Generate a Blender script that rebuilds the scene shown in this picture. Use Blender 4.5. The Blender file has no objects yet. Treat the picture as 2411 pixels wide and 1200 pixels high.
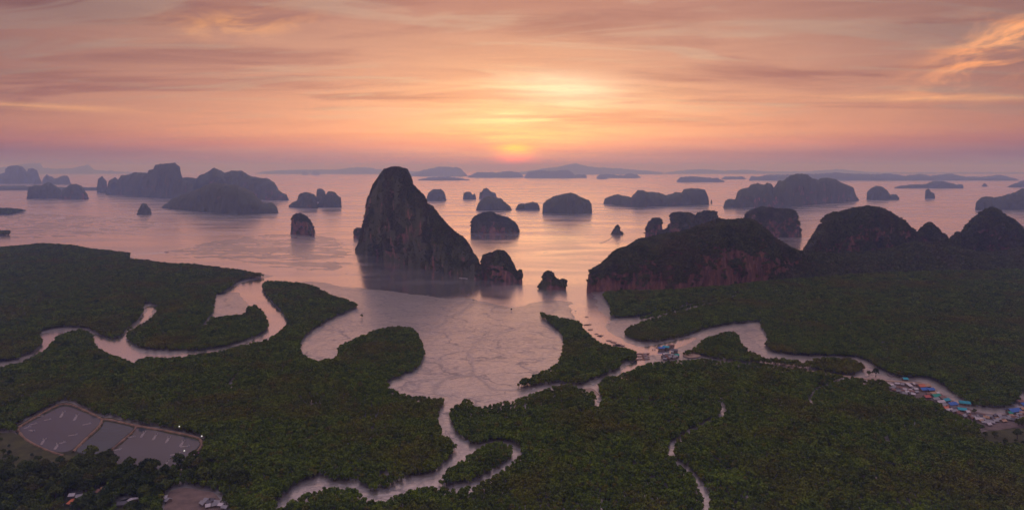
import bpy, bmesh, math, random
import numpy as np
from mathutils import Vector, Matrix

SC = bpy.context.scene
COL = SC.collection
rng = np.random.default_rng(7)
random.seed(7)

# ------------------------------------------------------------------ camera
# level drone camera 250 m above the bay, lens shifted down; f in photo pixels
CAM_H, FPX, CX, HY = 250.0, 1570.0, 1205.5, 396.0
cam_d = bpy.data.cameras.new("camera")
cam = bpy.data.objects.new("camera", cam_d)
COL.objects.link(cam)
cam.location = (0, 0, CAM_H)
cam.rotation_euler = (math.radians(90), 0, 0)
cam_d.sensor_fit = 'HORIZONTAL'
cam_d.sensor_width = 36.0
cam_d.lens = 36.0 * FPX / 2411.0
cam_d.shift_y = -(600.0 - HY) / 2411.0
cam_d.clip_start = 1.0
cam_d.clip_end = 200000.0
SC.camera = cam

def G(x, y, z=0.0):
    """ground point (at height z) that a photo position belongs to"""
    Y = (CAM_H - z) * FPX / (y - HY)
    return ((x - CX) / FPX * Y, Y)

def L(r, g, b):
    def c(v):
        v /= 255.0
        return v / 12.92 if v <= 0.04045 else ((v + 0.055) / 1.055) ** 2.4
    return (c(r), c(g), c(b), 1.0)

# ------------------------------------------------------------------ node helper
class NT:
    def __init__(s, tree):
        s.t = tree; s.n = tree.nodes; s.l = tree.links
        s.n.clear()
    def put(s, sock, v):
        if v is None: return
        if hasattr(v, 'is_output') or isinstance(v, bpy.types.NodeSocket):
            s.l.new(v, sock)
        else:
            sock.default_value = v
    def node(s, typ, **kw):
        nd = s.n.new(typ)
        for k, v in kw.items(): setattr(nd, k, v)
        return nd
    def m(s, op, a, b=None, c=None, clamp=False):
        nd = s.node('ShaderNodeMath', operation=op, use_clamp=clamp)
        for i, v in enumerate((a, b, c)):
            if v is not None: s.put(nd.inputs[i], v)
        return nd.outputs[0]
    def add(s, a, b): return s.m('ADD', a, b)
    def sub(s, a, b): return s.m('SUBTRACT', a, b)
    def mul(s, a, b): return s.m('MULTIPLY', a, b)
    def vec(s, x, y, z):
        nd = s.node('ShaderNodeCombineXYZ')
        for i, v in enumerate((x, y, z)): s.put(nd.inputs[i], v)
        return nd.outputs[0]
    def vscale(s, v, k):
        nd = s.node('ShaderNodeVectorMath', operation='MULTIPLY')
        s.put(nd.inputs[0], v); nd.inputs[1].default_value = k
        return nd.outputs[0]
    def noise(s, v, scale=1.0, detail=4.0, rough=0.5, dist=0.0, col=False):
        nd = s.node('ShaderNodeTexNoise')
        s.put(nd.inputs['Vector'], v)
        nd.inputs['Scale'].default_value = scale
        nd.inputs['Detail'].default_value = detail
        nd.inputs['Roughness'].default_value = rough
        nd.inputs['Distortion'].default_value = dist
        return nd.outputs[1 if col else 0]
    def mapr(s, v, a, b, c=0.0, d=1.0, smooth=True):
        nd = s.node('ShaderNodeMapRange')
        if smooth: nd.interpolation_type = 'SMOOTHSTEP'
        s.put(nd.inputs[0], v)
        for i, k in enumerate((a, b, c, d)): s.put(nd.inputs[i + 1], k)
        return nd.outputs[0]
    def ramp(s, v, pts, interp='LINEAR'):
        nd = s.node('ShaderNodeValToRGB')
        cr = nd.color_ramp; cr.interpolation = interp
        while len(cr.elements) < len(pts): cr.elements.new(0.5)
        for e, (p, c) in zip(cr.elements, pts):
            e.position = p; e.color = c
        s.put(nd.inputs[0], v)
        return nd.outputs[0]
    def mix(s, f, a, b, blend='MIX'):
        nd = s.node('ShaderNodeMix', data_type='RGBA', blend_type=blend)
        s.put(nd.inputs[0], f); s.put(nd.inputs[6], a); s.put(nd.inputs[7], b)
        return nd.outputs[2]
    def bump(s, h, strength=0.3, dist=1.0):
        nd = s.node('ShaderNodeBump')
        nd.inputs['Strength'].default_value = strength
        nd.inputs['Distance'].default_value = dist
        s.put(nd.inputs['Height'], h)
        return nd.outputs[0]

# ------------------------------------------------------------------ world: hazy sunset sky
W = bpy.data.worlds.new("World"); SC.world = W; W.use_nodes = True
SUN_AZ, SUN_EL = 0.25, 1.9      # degrees, to the right of straight ahead, above the horizon
t = NT(W.node_tree)
tc = t.node('ShaderNodeTexCoord')
sx = t.node('ShaderNodeSeparateXYZ'); t.l.new(tc.outputs['Generated'], sx.inputs[0])
dx, dy, dzr = sx.outputs
dz = t.m('MAXIMUM', dzr, 0.0)
el = t.mul(t.m('ARCSINE', t.m('MINIMUM', dz, 1.0)), 57.2958)
az = t.mul(t.m('ARCTAN2', dx, dy), 57.2958)
# cloud sheet coordinates: a layer overhead seen in perspective
k = t.m('DIVIDE', 1.0, t.add(dz, 0.10))
pv = t.vec(t.mul(dx, k), t.mul(dy, k), 0.0)
big = t.noise(t.vscale(pv, (0.42, 1.25, 1)), 1.15, 5, 0.55, 0.7)
big2 = t.noise(t.vec(t.mul(dx, t.mul(k, 0.5)), t.mul(dy, t.mul(k, 1.7)), 4.7), 1.6, 5, 0.6, 0.9)
fine = t.noise(t.vec(t.add(t.mul(dx, 2.6), t.mul(dz, 3.0)), t.mul(dz, 32.0), 2.0), 2.2, 6, 0.58, 0.55)
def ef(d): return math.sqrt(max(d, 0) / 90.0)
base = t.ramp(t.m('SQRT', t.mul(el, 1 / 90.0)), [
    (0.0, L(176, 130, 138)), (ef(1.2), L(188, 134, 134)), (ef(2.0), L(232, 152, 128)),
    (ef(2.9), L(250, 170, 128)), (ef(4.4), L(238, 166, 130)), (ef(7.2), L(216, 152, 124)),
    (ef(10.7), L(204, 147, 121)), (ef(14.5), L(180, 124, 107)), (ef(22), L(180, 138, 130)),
    (ef(38), L(200, 176, 178)), (ef(70), L(196, 188, 212)), (1.0, L(194, 188, 214))])  # upper sky, out of view, is raised to add light on mud and haze
# darker mauve cloud, paler gaps
up = t.mapr(el, 2.0, 6.0, 0.25, 1.0)
darkm = t.mul(t.mapr(big, 0.47, 0.68), up)
col = t.mix(t.mul(darkm, 0.9), base, t.mix(1.0, base, L(208, 194, 212), 'MULTIPLY'))
gap = t.mul(t.mapr(big2, 0.50, 0.66), up)
col = t.mix(t.mul(gap, 0.55), col, t.mix(1.0, L(216, 178, 148), t.ramp(t.mul(el, 1 / 90.0), [(0, (1.05, 1.05, 1.05, 1)), (0.2, (0.8, 0.8, 0.85, 1)), (0.5, (0.4, 0.42, 0.55, 1)), (1, (.3, .32, .5, 1))]), 'MULTIPLY'))
fmod = t.mapr(fine, 0.28, 0.72, 0.92, 1.08, False)
fm = t.node('ShaderNodeCombineColor')
t.put(fm.inputs[0], t.add(t.mul(t.sub(fmod, 1.0), 0.7), 1.0)); t.put(fm.inputs[1], fmod); t.put(fm.inputs[2], t.add(t.mul(t.sub(fmod, 1.0), 0.9), 1.0))
col = t.mix(1.0, col, fm.outputs[0], 'MULTIPLY')
# away from the sun the sky is dimmer and more mauve
aab = t.m('ABSOLUTE', az)
side = t.mul(t.mapr(aab, 8.0, 50.0), t.mapr(el, 16.0, 50.0, 1.0, 0.0))
col = t.mix(side, col, t.mix(1.0, col, (0.38, 0.37, 0.50, 1), 'MULTIPLY'))
def blob(a0, e0, wa, we, tilt=0.0):
    a_ = t.sub(az, a0); e_ = t.sub(el, e0)
    if tilt: e_ = t.sub(e_, t.mul(a_, tilt))
    q = t.add(t.m('POWER', t.mul(a_, 1 / wa), 2.0), t.m('POWER', t.mul(e_, 1 / we), 2.0))
    return t.m('EXPONENT', t.mul(q, -1.0))
def addc(c, f, rgb):
    return t.mix(f, c, t.mix(1.0, c, (*rgb, 1), 'ADD'))
streak = t.mapr(fine, 0.36, 0.62, 0.15, 1.0)
wisp = t.noise(t.vec(t.add(t.mul(az, 0.16), t.mul(el, 0.25)), t.sub(t.mul(el, 0.62), t.mul(az, 0.17)), 8.0), 1.15, 6, 0.60, 0.5)
wispm = t.mapr(wisp, 0.40, 0.66)
col = addc(col, blob(SUN_AZ, 3.6, 20, 4.5), (0.12, 0.07, 0.01))
col = addc(col, t.mul(blob(2.2, 5.4, 10, 3.0), streak), (0.22, 0.19, 0.07))
col = addc(col, t.mul(blob(4.6, 6.7, 5.2, 1.35), t.mapr(big2, 0.3, 0.55, 0.6, 1.0)), (0.32, 0.38, 0.28))
col = addc(col, t.mul(blob(0.6, 4.3, 4.6, 0.5), streak), (0.36, 0.32, 0.14))
col = addc(col, t.mul(blob(SUN_AZ, 2.2, 6.0, 1.3), streak), (0.40, 0.19, 0.0))
col = t.mix(t.mul(blob(SUN_AZ, 1.68, 1.6, 0.40), t.mapr(fine, 0.3, 0.6, 0.7, 1.0)), col, (1.75, 1.02, 0.02, 1))
col = addc(col, blob(SUN_AZ, 0.85, 1.5, 0.45), (1.0, 0.10, 0.06))
col = addc(col, t.mul(blob(36.8, 8.6, 4.6, 1.9, 0.42), wispm), (0.85, 0.30, 0.03))
col = addc(col, t.mul(blob(33.5, 5.0, 9.0, 0.28, -0.06), streak), (0.25, 0.14, 0.03))
col = addc(col, t.mul(blob(-22.0, 11.4, 5.0, 1.0, 0.12), wispm), (0.34, 0.14, 0.0))
col = addc(col, t.mul(blob(-36.0, 4.3, 8.0, 0.22), streak), (0.22, 0.12, 0.02))
sky = t.node('ShaderNodeTexSky', sky_type='NISHITA')
sky.sun_disc = False
sky.sun_elevation = math.radians(SUN_EL)
sky.sun_rotation = math.radians(SUN_AZ)
sky.altitude = CAM_H; sky.dust_density = 3.0
col = t.mix(0.012, col, sky.outputs[0], 'ADD')
col = t.mix(1.0, col, (0.995, 1.0, 1.07, 1), 'MULTIPLY')
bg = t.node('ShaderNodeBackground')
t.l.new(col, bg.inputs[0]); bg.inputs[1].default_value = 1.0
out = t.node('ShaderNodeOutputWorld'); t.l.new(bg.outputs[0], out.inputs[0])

# ------------------------------------------------------------------ sun (low, behind thin cloud)
sd = bpy.data.lights.new("sun", 'SUN')
sd.energy = 0.03; sd.angle = math.radians(25); sd.color = (1.0, 0.55, 0.28)
sun = bpy.data.objects.new("sun", sd); COL.objects.link(sun)
a_, e_ = math.radians(SUN_AZ), math.radians(SUN_EL + 1.5)
sun.rotation_euler = Vector((math.sin(a_) * math.cos(e_), math.cos(a_) * math.cos(e_), math.sin(e_))).to_track_quat('Z', 'Y').to_euler()
sun.location = (0, 3000, 900)

SC.view_settings.view_transform = 'Standard'
SC.view_settings.look = 'None'
SC.view_settings.exposure = 0.0
SC.view_settings.gamma = 1.0
SC.view_settings.use_curve_mapping = False
SC.render.engine = 'CYCLES'
SC.cycles.use_denoising = True
SC.cycles.max_bounces = 5
SC.cycles.diffuse_bounces = 1
SC.cycles.glossy_bounces = 2
SC.cycles.volume_bounces = 3
SC.cycles.use_adaptive_sampling = False

# ------------------------------------------------------------------ general helpers
def tag(o, label=None, cat=None, group=None, kind=None):
    if label: o['label'] = label
    if cat: o['category'] = cat
    if group: o['group'] = group
    if kind: o['kind'] = kind
    return o

def mesh_obj(name, verts, faces, mats, parent=None, smooth=False, mat_idx=None):
    me = bpy.data.meshes.new(name)
    me.from_pydata([tuple(v) for v in verts] if not isinstance(verts, np.ndarray) else verts.tolist(), [], faces if not isinstance(faces, np.ndarray) else faces.tolist())
    for m_ in (mats if isinstance(mats, (list, tuple)) else [mats]):
        me.materials.append(m_)
    if mat_idx is not None: me.polygons.foreach_set('material_index', mat_idx)
    if smooth: me.polygons.foreach_set('use_smooth', [True] * len(me.polygons))
    me.update()
    o = bpy.data.objects.new(name, me); COL.objects.link(o)
    if parent is not None: o.parent = parent
    return o

def empty(name, loc, rz=0.0):
    o = bpy.data.objects.new(name, None); COL.objects.link(o)
    o.location = loc; o.rotation_euler = (0, 0, rz); o.empty_display_size = 1.0
    return o

def copy_tree(src, loc, rz, sc=1.0, label=None, group=None):
    r = src.copy(); COL.objects.link(r)
    r.location = loc; r.rotation_euler = (0, 0, rz)
    r.scale = (sc, sc, sc) if not isinstance(sc, tuple) else sc
    if label: r['label'] = label
    if group: r['group'] = group
    for ch in src.children:
        c = ch.copy(); COL.objects.link(c); c.parent = r
        for g in ch.children:
            d = g.copy(); COL.objects.link(d); d.parent = c
    return r

# vectorised value noise
def _h(i, j, k_):
    n = (i * 374761393 + j * 668265263 + k_ * 2147483647 % 1274126177) & 0x7fffffff
    n = ((n ^ (n >> 13)) * 1274126177) & 0x7fffffff
    n = ((n ^ (n >> 16)) * 668265263) & 0x7fffffff
    return ((n ^ (n >> 15)) & 0xffffff) / 0xffffff
def vnoise(x, y, z=None):
    x = np.asarray(x, float); y = np.asarray(y, float)
    z = np.zeros_like(x) if z is None else np.asarray(z, float)
    xi, yi, zi = np.floor(x).astype(np.int64), np.floor(y).astype(np.int64), np.floor(z).astype(np.int64)
    fx, fy, fz = x - xi, y - yi, z - zi
    fx, fy, fz = [q * q * (3 - 2 * q) for q in (fx, fy, fz)]
    r = 0
    for a in (0, 1):
        for b in (0, 1):
            for c in (0, 1):
                w = (fx if a else 1 - fx) * (fy if b else 1 - fy) * (fz if c else 1 - fz)
                r = r + w * _h(xi + a, yi + b, zi + c)
    return r * 2 - 1
def fbm(x, y, z=None, oct=4, gain=0.5):
    r = 0; a = 1; s = 1; tot = 0
    for i in range(oct):
        r = r + a * vnoise(x * s + i * 17.3, y * s - i * 9.1, None if z is None else z * s + i * 5.7)
        tot += a; a *= gain; s *= 2.03
    return r / tot

def smooth_poly(p, n=6, closed=True):
    """Catmull-Rom through the points"""
    p = np.array(p, float); m_ = len(p); out = []
    rng_ = range(m_ if closed else m_ - 1)
    for i in rng_:
        if closed: a, b, c, d = p[i - 1], p[i], p[(i + 1) % m_], p[(i + 2) % m_]
        else: a, b, c, d = p[max(i - 1, 0)], p[i], p[i + 1], p[min(i + 2, m_ - 1)]
        for q in np.linspace(0, 1, n, endpoint=False):
            out.append(0.5 * ((2 * b) + (-a + c) * q + (2 * a - 5 * b + 4 * c - d) * q * q + (-a + 3 * b - 3 * c + d) * q ** 3))
    if not closed: out.append(p[-1])
    return np.array(out)

def inside(px, py, poly):
    r = np.zeros(px.shape, bool); n = len(poly); j = n - 1
    for i in range(n):
        xi, yi = poly[i]; xj, yj = poly[j]
        if yi != yj:
            r ^= ((yi > py) != (yj > py)) & (px < (xj - xi) * (py - yi) / (yj - yi) + xi)
        j = i
    return r
def dist_line(px, py, pts, closed=False):
    d = np.full(px.shape, 1e18); n = len(pts)
    for i in range(n if closed else n - 1):
        ax, ay = pts[i]; bx, by = pts[(i + 1) % n]
        vx, vy = bx - ax, by - ay; l2 = vx * vx + vy * vy + 1e-9
        q = np.clip(((px - ax) * vx + (py - ay) * vy) / l2, 0, 1)
        d = np.minimum(d, (px - ax - q * vx) ** 2 + (py - ay - q * vy) ** 2)
    return np.sqrt(d)
def sdist(px, py, poly):
    d = dist_line(px, py, poly, True)
    return np.where(inside(px, py, poly), d, -d)
def world_poly(p, n=5, closed=True, z=0.0):
    return np.array([G(x, max(y, HY + 4), z) for x, y in smooth_poly(p, n, closed)])

# ------------------------------------------------------------------ materials
def new_mat(name):
    m_ = bpy.data.materials.new(name); m_.use_nodes = True
    return m_, NT(m_.node_tree)
def principled(t, **kw):
    b = t.node('ShaderNodeBsdfPrincipled')
    for k_, v in kw.items(): t.put(b.inputs[k_.replace('_', ' ')], v)
    o = t.node('ShaderNodeOutputMaterial'); t.l.new(b.outputs[0], o.inputs[0])
    return b
def plain(name, rgb, rough=0.8, var=0.15, scale=0.8, metallic=0.0):
    m_, t = new_mat(name)
    g = t.node('ShaderNodeNewGeometry')
    n = t.noise(g.outputs['Position'], scale, 4, 0.6)
    oi = t.node('ShaderNodeObjectInfo')
    f = t.add(t.mapr(n, 0.3, 0.7, 1 - var, 1 + var, False), t.mul(t.sub(oi.outputs['Random'], 0.5), var))
    c = t.mix(1.0, rgb, t.vec(f, f, f), 'MULTIPLY')
    principled(t, Base_Color=c, Roughness=rough, Metallic=metallic)
    return m_

def water_mat(name, murk, rough=0.13, ior=1.9, ripple=0.12, mirror=0.0):
    m_, t = new_mat(name)
    g = t.node('ShaderNodeNewGeometry'); P = g.outputs['Position']
    n1 = t.noise(t.vscale(P, (0.010, 0.030, 1)), 1.0, 5, 0.6, 0.6)
    n2 = t.noise(t.vscale(P, (0.0016, 0.006, 1)), 1.0, 4, 0.55, 1.2)
    rip = t.noise(t.vscale(P, (0.25, 0.5, 1)), 1.0, 3, 0.6)
    sy = t.node('ShaderNodeSeparateXYZ'); t.l.new(P, sy.inputs[0])
    off = t.mapr(sy.outputs[1], 1700.0, 3600.0, 0.0, 0.05)   # open water is rippled by wind
    r = t.add(t.add(t.mapr(n2, 0.35, 0.65, rough * 0.75, rough * 1.5), t.mul(n1, 0.04)), off)
    c = t.mix(t.mapr(n2, 0.3, 0.7), murk, tuple(v * 1.35 for v in murk[:3]) + (1,))
    if mirror: c = (0.81, 0.765, 0.80, 1)   # silty slack water at low sun: nearly all reflection
    principled(t, Base_Color=c, Roughness=r, IOR=ior, Metallic=mirror, Normal=t.bump(t.add(t.mul(rip, 0.3), n1), ripple, 1.0))
    return m_
M = {}
M['sea'] = water_mat('sea_water', (0.055, 0.055, 0.062, 1), 0.16, 1.33, 0.03, 0.93)
M['pond'] = water_mat('pond_water', (0.064, 0.072, 0.086, 1), 0.10, 1.4, 0.05)
M['pond2'] = water_mat('pond_water_green', (0.036, 0.062, 0.078, 1), 0.10, 1.4, 0.05)
# wet tidal mud
m_, t = new_mat('wet_mud'); M['mud'] = m_
g = t.node('ShaderNodeNewGeometry'); P = g.outputs['Position']
def warped(amount, freq):
    w_ = t.noise(t.vscale(P, (freq, freq, 1)), 1.0, 4, 0.6, 0, True)
    q = t.node('ShaderNodeVectorMath', operation='MULTIPLY_ADD'); t.l.new(w_, q.inputs[0]); q.inputs[1].default_value = (amount, amount, 0); t.l.new(P, q.inputs[2])
    return q.outputs[0]
def veins(amount, freq, k_, width):
    v_ = t.node('ShaderNodeTexVoronoi', feature='DISTANCE_TO_EDGE'); t.l.new(t.vscale(warped(amount, freq), k_), v_.inputs['Vector']); v_.inputs['Scale'].default_value = 1.0
    return t.mapr(v_.outputs['Distance'], 0.0, width)
rill = t.m('MULTIPLY', veins(70, 0.018, (0.010, 0.022, 1), 0.035), t.add(t.mul(veins(26, 0.05, (0.035, 0.07, 1), 0.09), 0.45), 0.55))
n1 = t.noise(t.vscale(P, (0.010, 0.018, 1)), 1.0, 6, 0.65, 0.8)
n2 = t.noise(t.vscale(P, (0.16, 0.26, 1)), 1.0, 4, 0.65)
n3 = t.noise(t.vscale(P, (0.045, 0.10, 1)), 1.0, 5, 0.65, 0.5)
c = t.ramp(n1, [(0.30, (0.135, 0.098, 0.098, 1)), (0.5, (0.19, 0.138, 0.128, 1)), (0.68, (0.245, 0.178, 0.16, 1))])
c = t.mix(t.mul(t.sub(1.0, rill), 0.75), c, (0.07, 0.052, 0.058, 1))
c = t.mix(t.mapr(n2, 0.3, 0.7, 0.0, 0.45), c, (0.13, 0.10, 0.10, 1))
cat_ = t.node('ShaderNodeAttribute', attribute_name='chan')
mott = t.mapr(t.noise(t.vscale(P, (0.006, 0.012, 1)), 1.0, 3, 0.5, 0.5), 0.42, 0.62)
finev = t.add(t.mul(t.sub(1.0, veins(14, 0.09, (0.075, 0.15, 1), 0.13)), mott), 0.0)
dry = t.m('MAXIMUM', t.m('MAXIMUM', t.mul(t.sub(1.0, rill), 0.72), t.mul(finev, 0.62)), t.mul(cat_.outputs['Fac'], 0.52))
c = t.mix(t.mul(dry, 0.8), c, (0.075, 0.056, 0.062, 1))
rough = t.add(t.add(t.mapr(n3, 0.35, 0.65, 0.40, 0.26), t.mul(n2, 0.14)), t.mul(dry, 0.35))
spec = t.sub(t.mapr(n2, 0.25, 0.75, 0.5, 0.34), t.mul(dry, 0.3))
h_ = t.add(t.add(t.mul(rill, 0.9), t.mul(n2, 0.55)), t.mul(n3, 0.9))
principled(t, Base_Color=c, Roughness=rough, IOR=6.0, Specular_IOR_Level=spec, Coat_Weight=t.sub(0.95, t.mul(dry, 0.8)), Coat_IOR=3.2, Coat_Roughness=0.22, Normal=t.bump(h_, 0.16, 0.7))

# leaves
def leaf_mat(name, a, b, brown, patch):
    m_, t = new_mat(name)
    g = t.node('ShaderNodeNewGeometry'); P = g.outputs['Position']
    oi = t.node('ShaderNodeObjectInfo')
    big = t.noise(t.vscale(P, (0.009, 0.009, 0.0)), 1.0, 4, 0.6, 0.5)
    tcn = t.node('ShaderNodeTexCoord')
    sm = t.noise(tcn.outputs['Object'], 0.9, 2, 0.5)
    c = t.mix(t.mapr(oi.outputs['Random'], 0.0, 1.0, 0, 1, False), a, b)
    c = t.mix(t.mul(t.mapr(big, 0.46, 0.70), patch), c, brown)
    mid = t.noise(t.vscale(P, (0.035, 0.035, 0.0)), 1.0, 3, 0.55)
    fb = t.mapr(mid, 0.3, 0.7, 0.68, 1.32, False)
    c = t.mix(1.0, c, t.vec(fb, fb, fb), 'MULTIPLY')
    r2 = t.m('FRACT', t.mul(oi.outputs['Random'], 37.7))
    c = t.mix(t.mapr(r2, 0.86, 0.97, 0, 0.55), c, brown)
    f = t.mapr(sm, 0.3, 0.7, 0.65, 1.35, False)
    c = t.mix(1.0, c, t.vec(f, f, f), 'MULTIPLY')
    principled(t, Base_Color=c, Roughness=0.65, IOR=1.3)
    return m_
M['leaf'] = leaf_mat('mangrove_leaves', (0.068, 0.114, 0.007, 1), (0.162, 0.228, 0.014, 1), (0.180, 0.136, 0.016, 1), 0.7)
M['leaf2'] = leaf_mat('broad_leaves', (0.034, 0.060, 0.009, 1), (0.110, 0.145, 0.020, 1), (0.125, 0.092, 0.024, 1), 0.3)
M['scrub'] = leaf_mat('scrub_leaves', (0.070, 0.082, 0.027, 1), (0.125, 0.140, 0.042, 1), (0.155, 0.100, 0.064, 1), 0.5)
M['bark'] = plain('bark', (0.09, 0.065, 0.05, 1), 0.9)
M['soil'] = plain('bare_soil', (0.30, 0.19, 0.125, 1), 0.9, 0.2, 0.05)

# karst limestone with scrub on it; 'rock' on the object sets how much bare stone shows
m_, t = new_mat('karst'); M['karst'] = m_
g = t.node('ShaderNodeNewGeometry'); P = g.outputs['Position']
at = t.node('ShaderNodeAttribute', attribute_type='OBJECT', attribute_name='rock')
nz = t.node('ShaderNodeSeparateXYZ'); t.l.new(g.outputs['Normal'], nz.inputs[0])
steep = t.sub(1.0, t.m('ABSOLUTE', nz.outputs[2]))
na = t.noise(t.vscale(P, (0.022, 0.022, 0.016)), 1.0, 5, 0.62, 0.4)
nb = t.noise(t.vscale(P, (0.12, 0.12, 0.03)), 1.0, 4, 0.6, 0.2)
nc = t.noise(t.vscale(P, (0.3, 0.3, 0.3)), 1.0, 3, 0.6)
rk = t.add(t.add(t.mul(t.sub(na, 0.5), 2.4), t.mul(t.sub(nb, 0.5), 0.9)), t.add(t.mul(t.sub(steep, 0.62), 1.0), t.sub(at.outputs['Fac'], 0.5)))
rockm = t.mapr(rk, 0.02, 0.30)
rockc = t.ramp(nb, [(0.25, (0.08, 0.045, 0.042, 1)), (0.5, (0.21, 0.10, 0.078, 1)), (0.75, (0.40, 0.21, 0.155, 1))])
green = t.ramp(nc, [(0.3, (0.060, 0.066, 0.030, 1)), (0.7, (0.115, 0.120, 0.050, 1))])
c = t.mix(rockm, green, rockc)
principled(t, Base_Color=c, Roughness=0.9, Normal=t.bump(t.add(nb, t.mul(nc, 0.5)), 0.7, 3.0))

# ------------------------------------------------------------------ sea: one sheet to the horizon
S = 66000.0
sea = mesh_obj('sea', [(-S, -3000, 0), (S, -3000, 0), (S, S, 0), (-S, S, 0)], [(0, 1, 2, 3)], M['sea'])
tag(sea, kind='structure')

# ------------------------------------------------------------------ where land, creeks and forest lie (photo outlines put on the ground)
LAND = [(-900, 640), (-300, 601), (0, 584), (40, 580), (100, 577), (170, 581), (215, 588), (290, 597), (308, 603), (330, 612), (400, 621), (470, 627), (560, 638), (640, 648),
        (632, 657), (680, 664), (745, 663), (800, 672), (860, 678), (930, 686), (1000, 694), (1060, 700), (1100, 699), (1150, 712), (1200, 722), (1240, 714), (1300, 706), (1336, 708),
        (1352, 722), (1366, 752), (1372, 740), (1388, 700), (1388, 688), (1500, 668), (1700, 645), (1900, 630), (2300, 620), (3200, 640), (4200, 1900), (-1900, 1900)]
LAND_W = world_poly(LAND, 4)
WATERS = [
    # big creek on the left
    [(700, 640), (640, 651), (600, 658), (565, 668), (540, 682), (520, 692), (560, 688), (575, 703), (592, 722), (618, 735), (634, 762), (622, 781), (596, 800), (548, 815), (470, 822), (400, 836), (340, 832), (312, 818), (296, 798), (300, 786),
     (320, 771), (345, 748), (362, 724), (350, 720), (346, 735), (330, 757), (302, 779), (284, 792), (266, 800), (244, 794), (224, 785), (222, 800), (236, 820), (266, 835), (300, 848), (318, 860), (326, 844), (405, 843), (470, 835), (540, 821), (600, 803), (648, 786), (670, 768), (678, 755), (664, 736), (646, 717), (628, 696), (620, 676), (626, 664), (650, 660), (720, 661), (760, 650)],
    [(96, 786), (150, 782), (128, 802), (112, 820), (94, 830), (76, 838), (92, 818)],
    [(-20, 775), (12, 762), (18, 766), (8, 776)],
    # main creek past the fishing boats
    [(1330, 690), (1352, 720), (1368, 762), (1385, 790), (1430, 815), (1480, 826), (1500, 840), (1500, 852), (1478, 868), (1464, 880), (1490, 870), (1510, 857), (1522, 836), (1560, 830), (1610, 812), (1640, 798), (1630, 794), (1600, 797), (1540, 812), (1505, 816), (1470, 802), (1438, 782), (1426, 765), (1428, 756), (1440, 752), (1418, 738), (1402, 715), (1396, 695), (1380, 680)],
]
WATERS_W = [world_poly(p, 4) for p in WATERS]
# narrow runnels in the mud (photo line, half width in metres, depth)
RUNNELS = [([(910, 918), (935, 916), (955, 912), (968, 921), (985, 917), (990, 900), (1005, 893), (1035, 895)], 1.8, .5),
           ([(1060, 938), (1025, 926), (1022, 912), (1035, 900), (1060, 890), (1095, 886), (1120, 888), (1140, 900), (1160, 918), (1200, 920), (1290, 908), (1330, 903)], 2.4, .6),
           ([(1048, 950), (1036, 972), (1034, 990), (1048, 1018), (1075, 1046), (1092, 1058)], 1.6, .4),
           ([(1110, 898), (1112, 870), (1108, 840), (1120, 812), (1165, 795), (1230, 770)], 1.5, .35),
           ([(705, 802), (760, 798), (800, 785)], 1.0, .3), ([(1045, 745), (1065, 720), (1090, 708)], 1.5, .35),
           ([(870, 678), (960, 690), (1060, 702), (1120, 700)], 2.0, .4),
           ([(1742, 778), (1765, 800), (1790, 832)], 1.6, .5), ([(1425, 752), (1500, 747), (1560, 741)], 1.6, .5),
           ([(640, 1190), (690, 1148), (780, 1140), (860, 1172), (930, 1168), (1000, 1138), (1060, 1100), (1095, 1062)], 1.4, .3),
           ([(1560, 828), (1640, 802), (1740, 775)], 2.0, .5),
           ([(1110, 812), (1130, 800), (1170, 787), (1200, 780), (1232, 768)], 2.2, .6), ([(1020, 770), (1045, 762), (1052, 748), (1085, 735), (1110, 715), (1135, 705)], 1.8, .6),
           ([(1000, 792), (1040, 790), (1044, 775)], 1.2, .4), ([(1106, 885), (1112, 860), (1104, 838), (1110, 812)], 1.6, .5), ([(940, 742), (985, 732), (1020, 722), (1060, 705)], 1.3, .4), ([(960, 750), (1000, 745), (1045, 725)], 1.0, .35),
           ([(712, 800), (750, 800), (790, 790)], 1.2, .5), ([(720, 820), (745, 805), (800, 802)], 1.0, .4), ([(730, 790), (770, 770), (830, 765)], 1.0, .4), ([(850, 745), (900, 738), (940, 742)], 1.0, .4), ([(740, 838), (745, 820), (770, 812)], 1.0, .4),
           ([(1250, 712), (1290, 708), (1330, 709)], 4.0, .6), ([(1338, 712), (1348, 735), (1356, 752)], 3.0, .6), ([(1300, 735), (1312, 722), (1308, 712)], 2.5, .5), ([(1210, 722), (1225, 722), (1240, 716)], 2.0, .4),
           ([(1180, 745), (1230, 740), (1250, 748)], 1.2, .35), ([(1190, 760), (1225, 752), (1250, 745)], 1.2, .35), ([(1280, 850), (1300, 830), (1302, 800), (1290, 770)], 1.0, .3),
           ([(740, 668), (800, 678), (870, 688)], 3.0, .5), ([(760, 676), (820, 684), (880, 692)], 2.0, .4), ([(880, 645), (930, 655), (1000, 662)], 2.5, .4)]
RUN_W = [(world_poly(p, 4, False), w, d) for p, w, d in RUNNELS]
SHALLOWS = [([(300, 612), (420, 575), (520, 560), (620, 548), (760, 548), (850, 565), (880, 610), (860, 655), (760, 650), (640, 640), (480, 622)], 0.05),
            ([(-200, 520), (100, 500), (330, 512), (420, 520), (360, 545), (200, 560), (-200, 570)], 0.0),
            ([(1240, 570), (1330, 575), (1360, 600), (1330, 630), (1270, 635), (1230, 600)], -0.10),
            ([(1250, 705), (1330, 700), (1362, 750), (1300, 745), (1260, 730)], 0.15)]
SHAL_W = [(world_poly(p, 4), b) for p, b in SHALLOWS]

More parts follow.
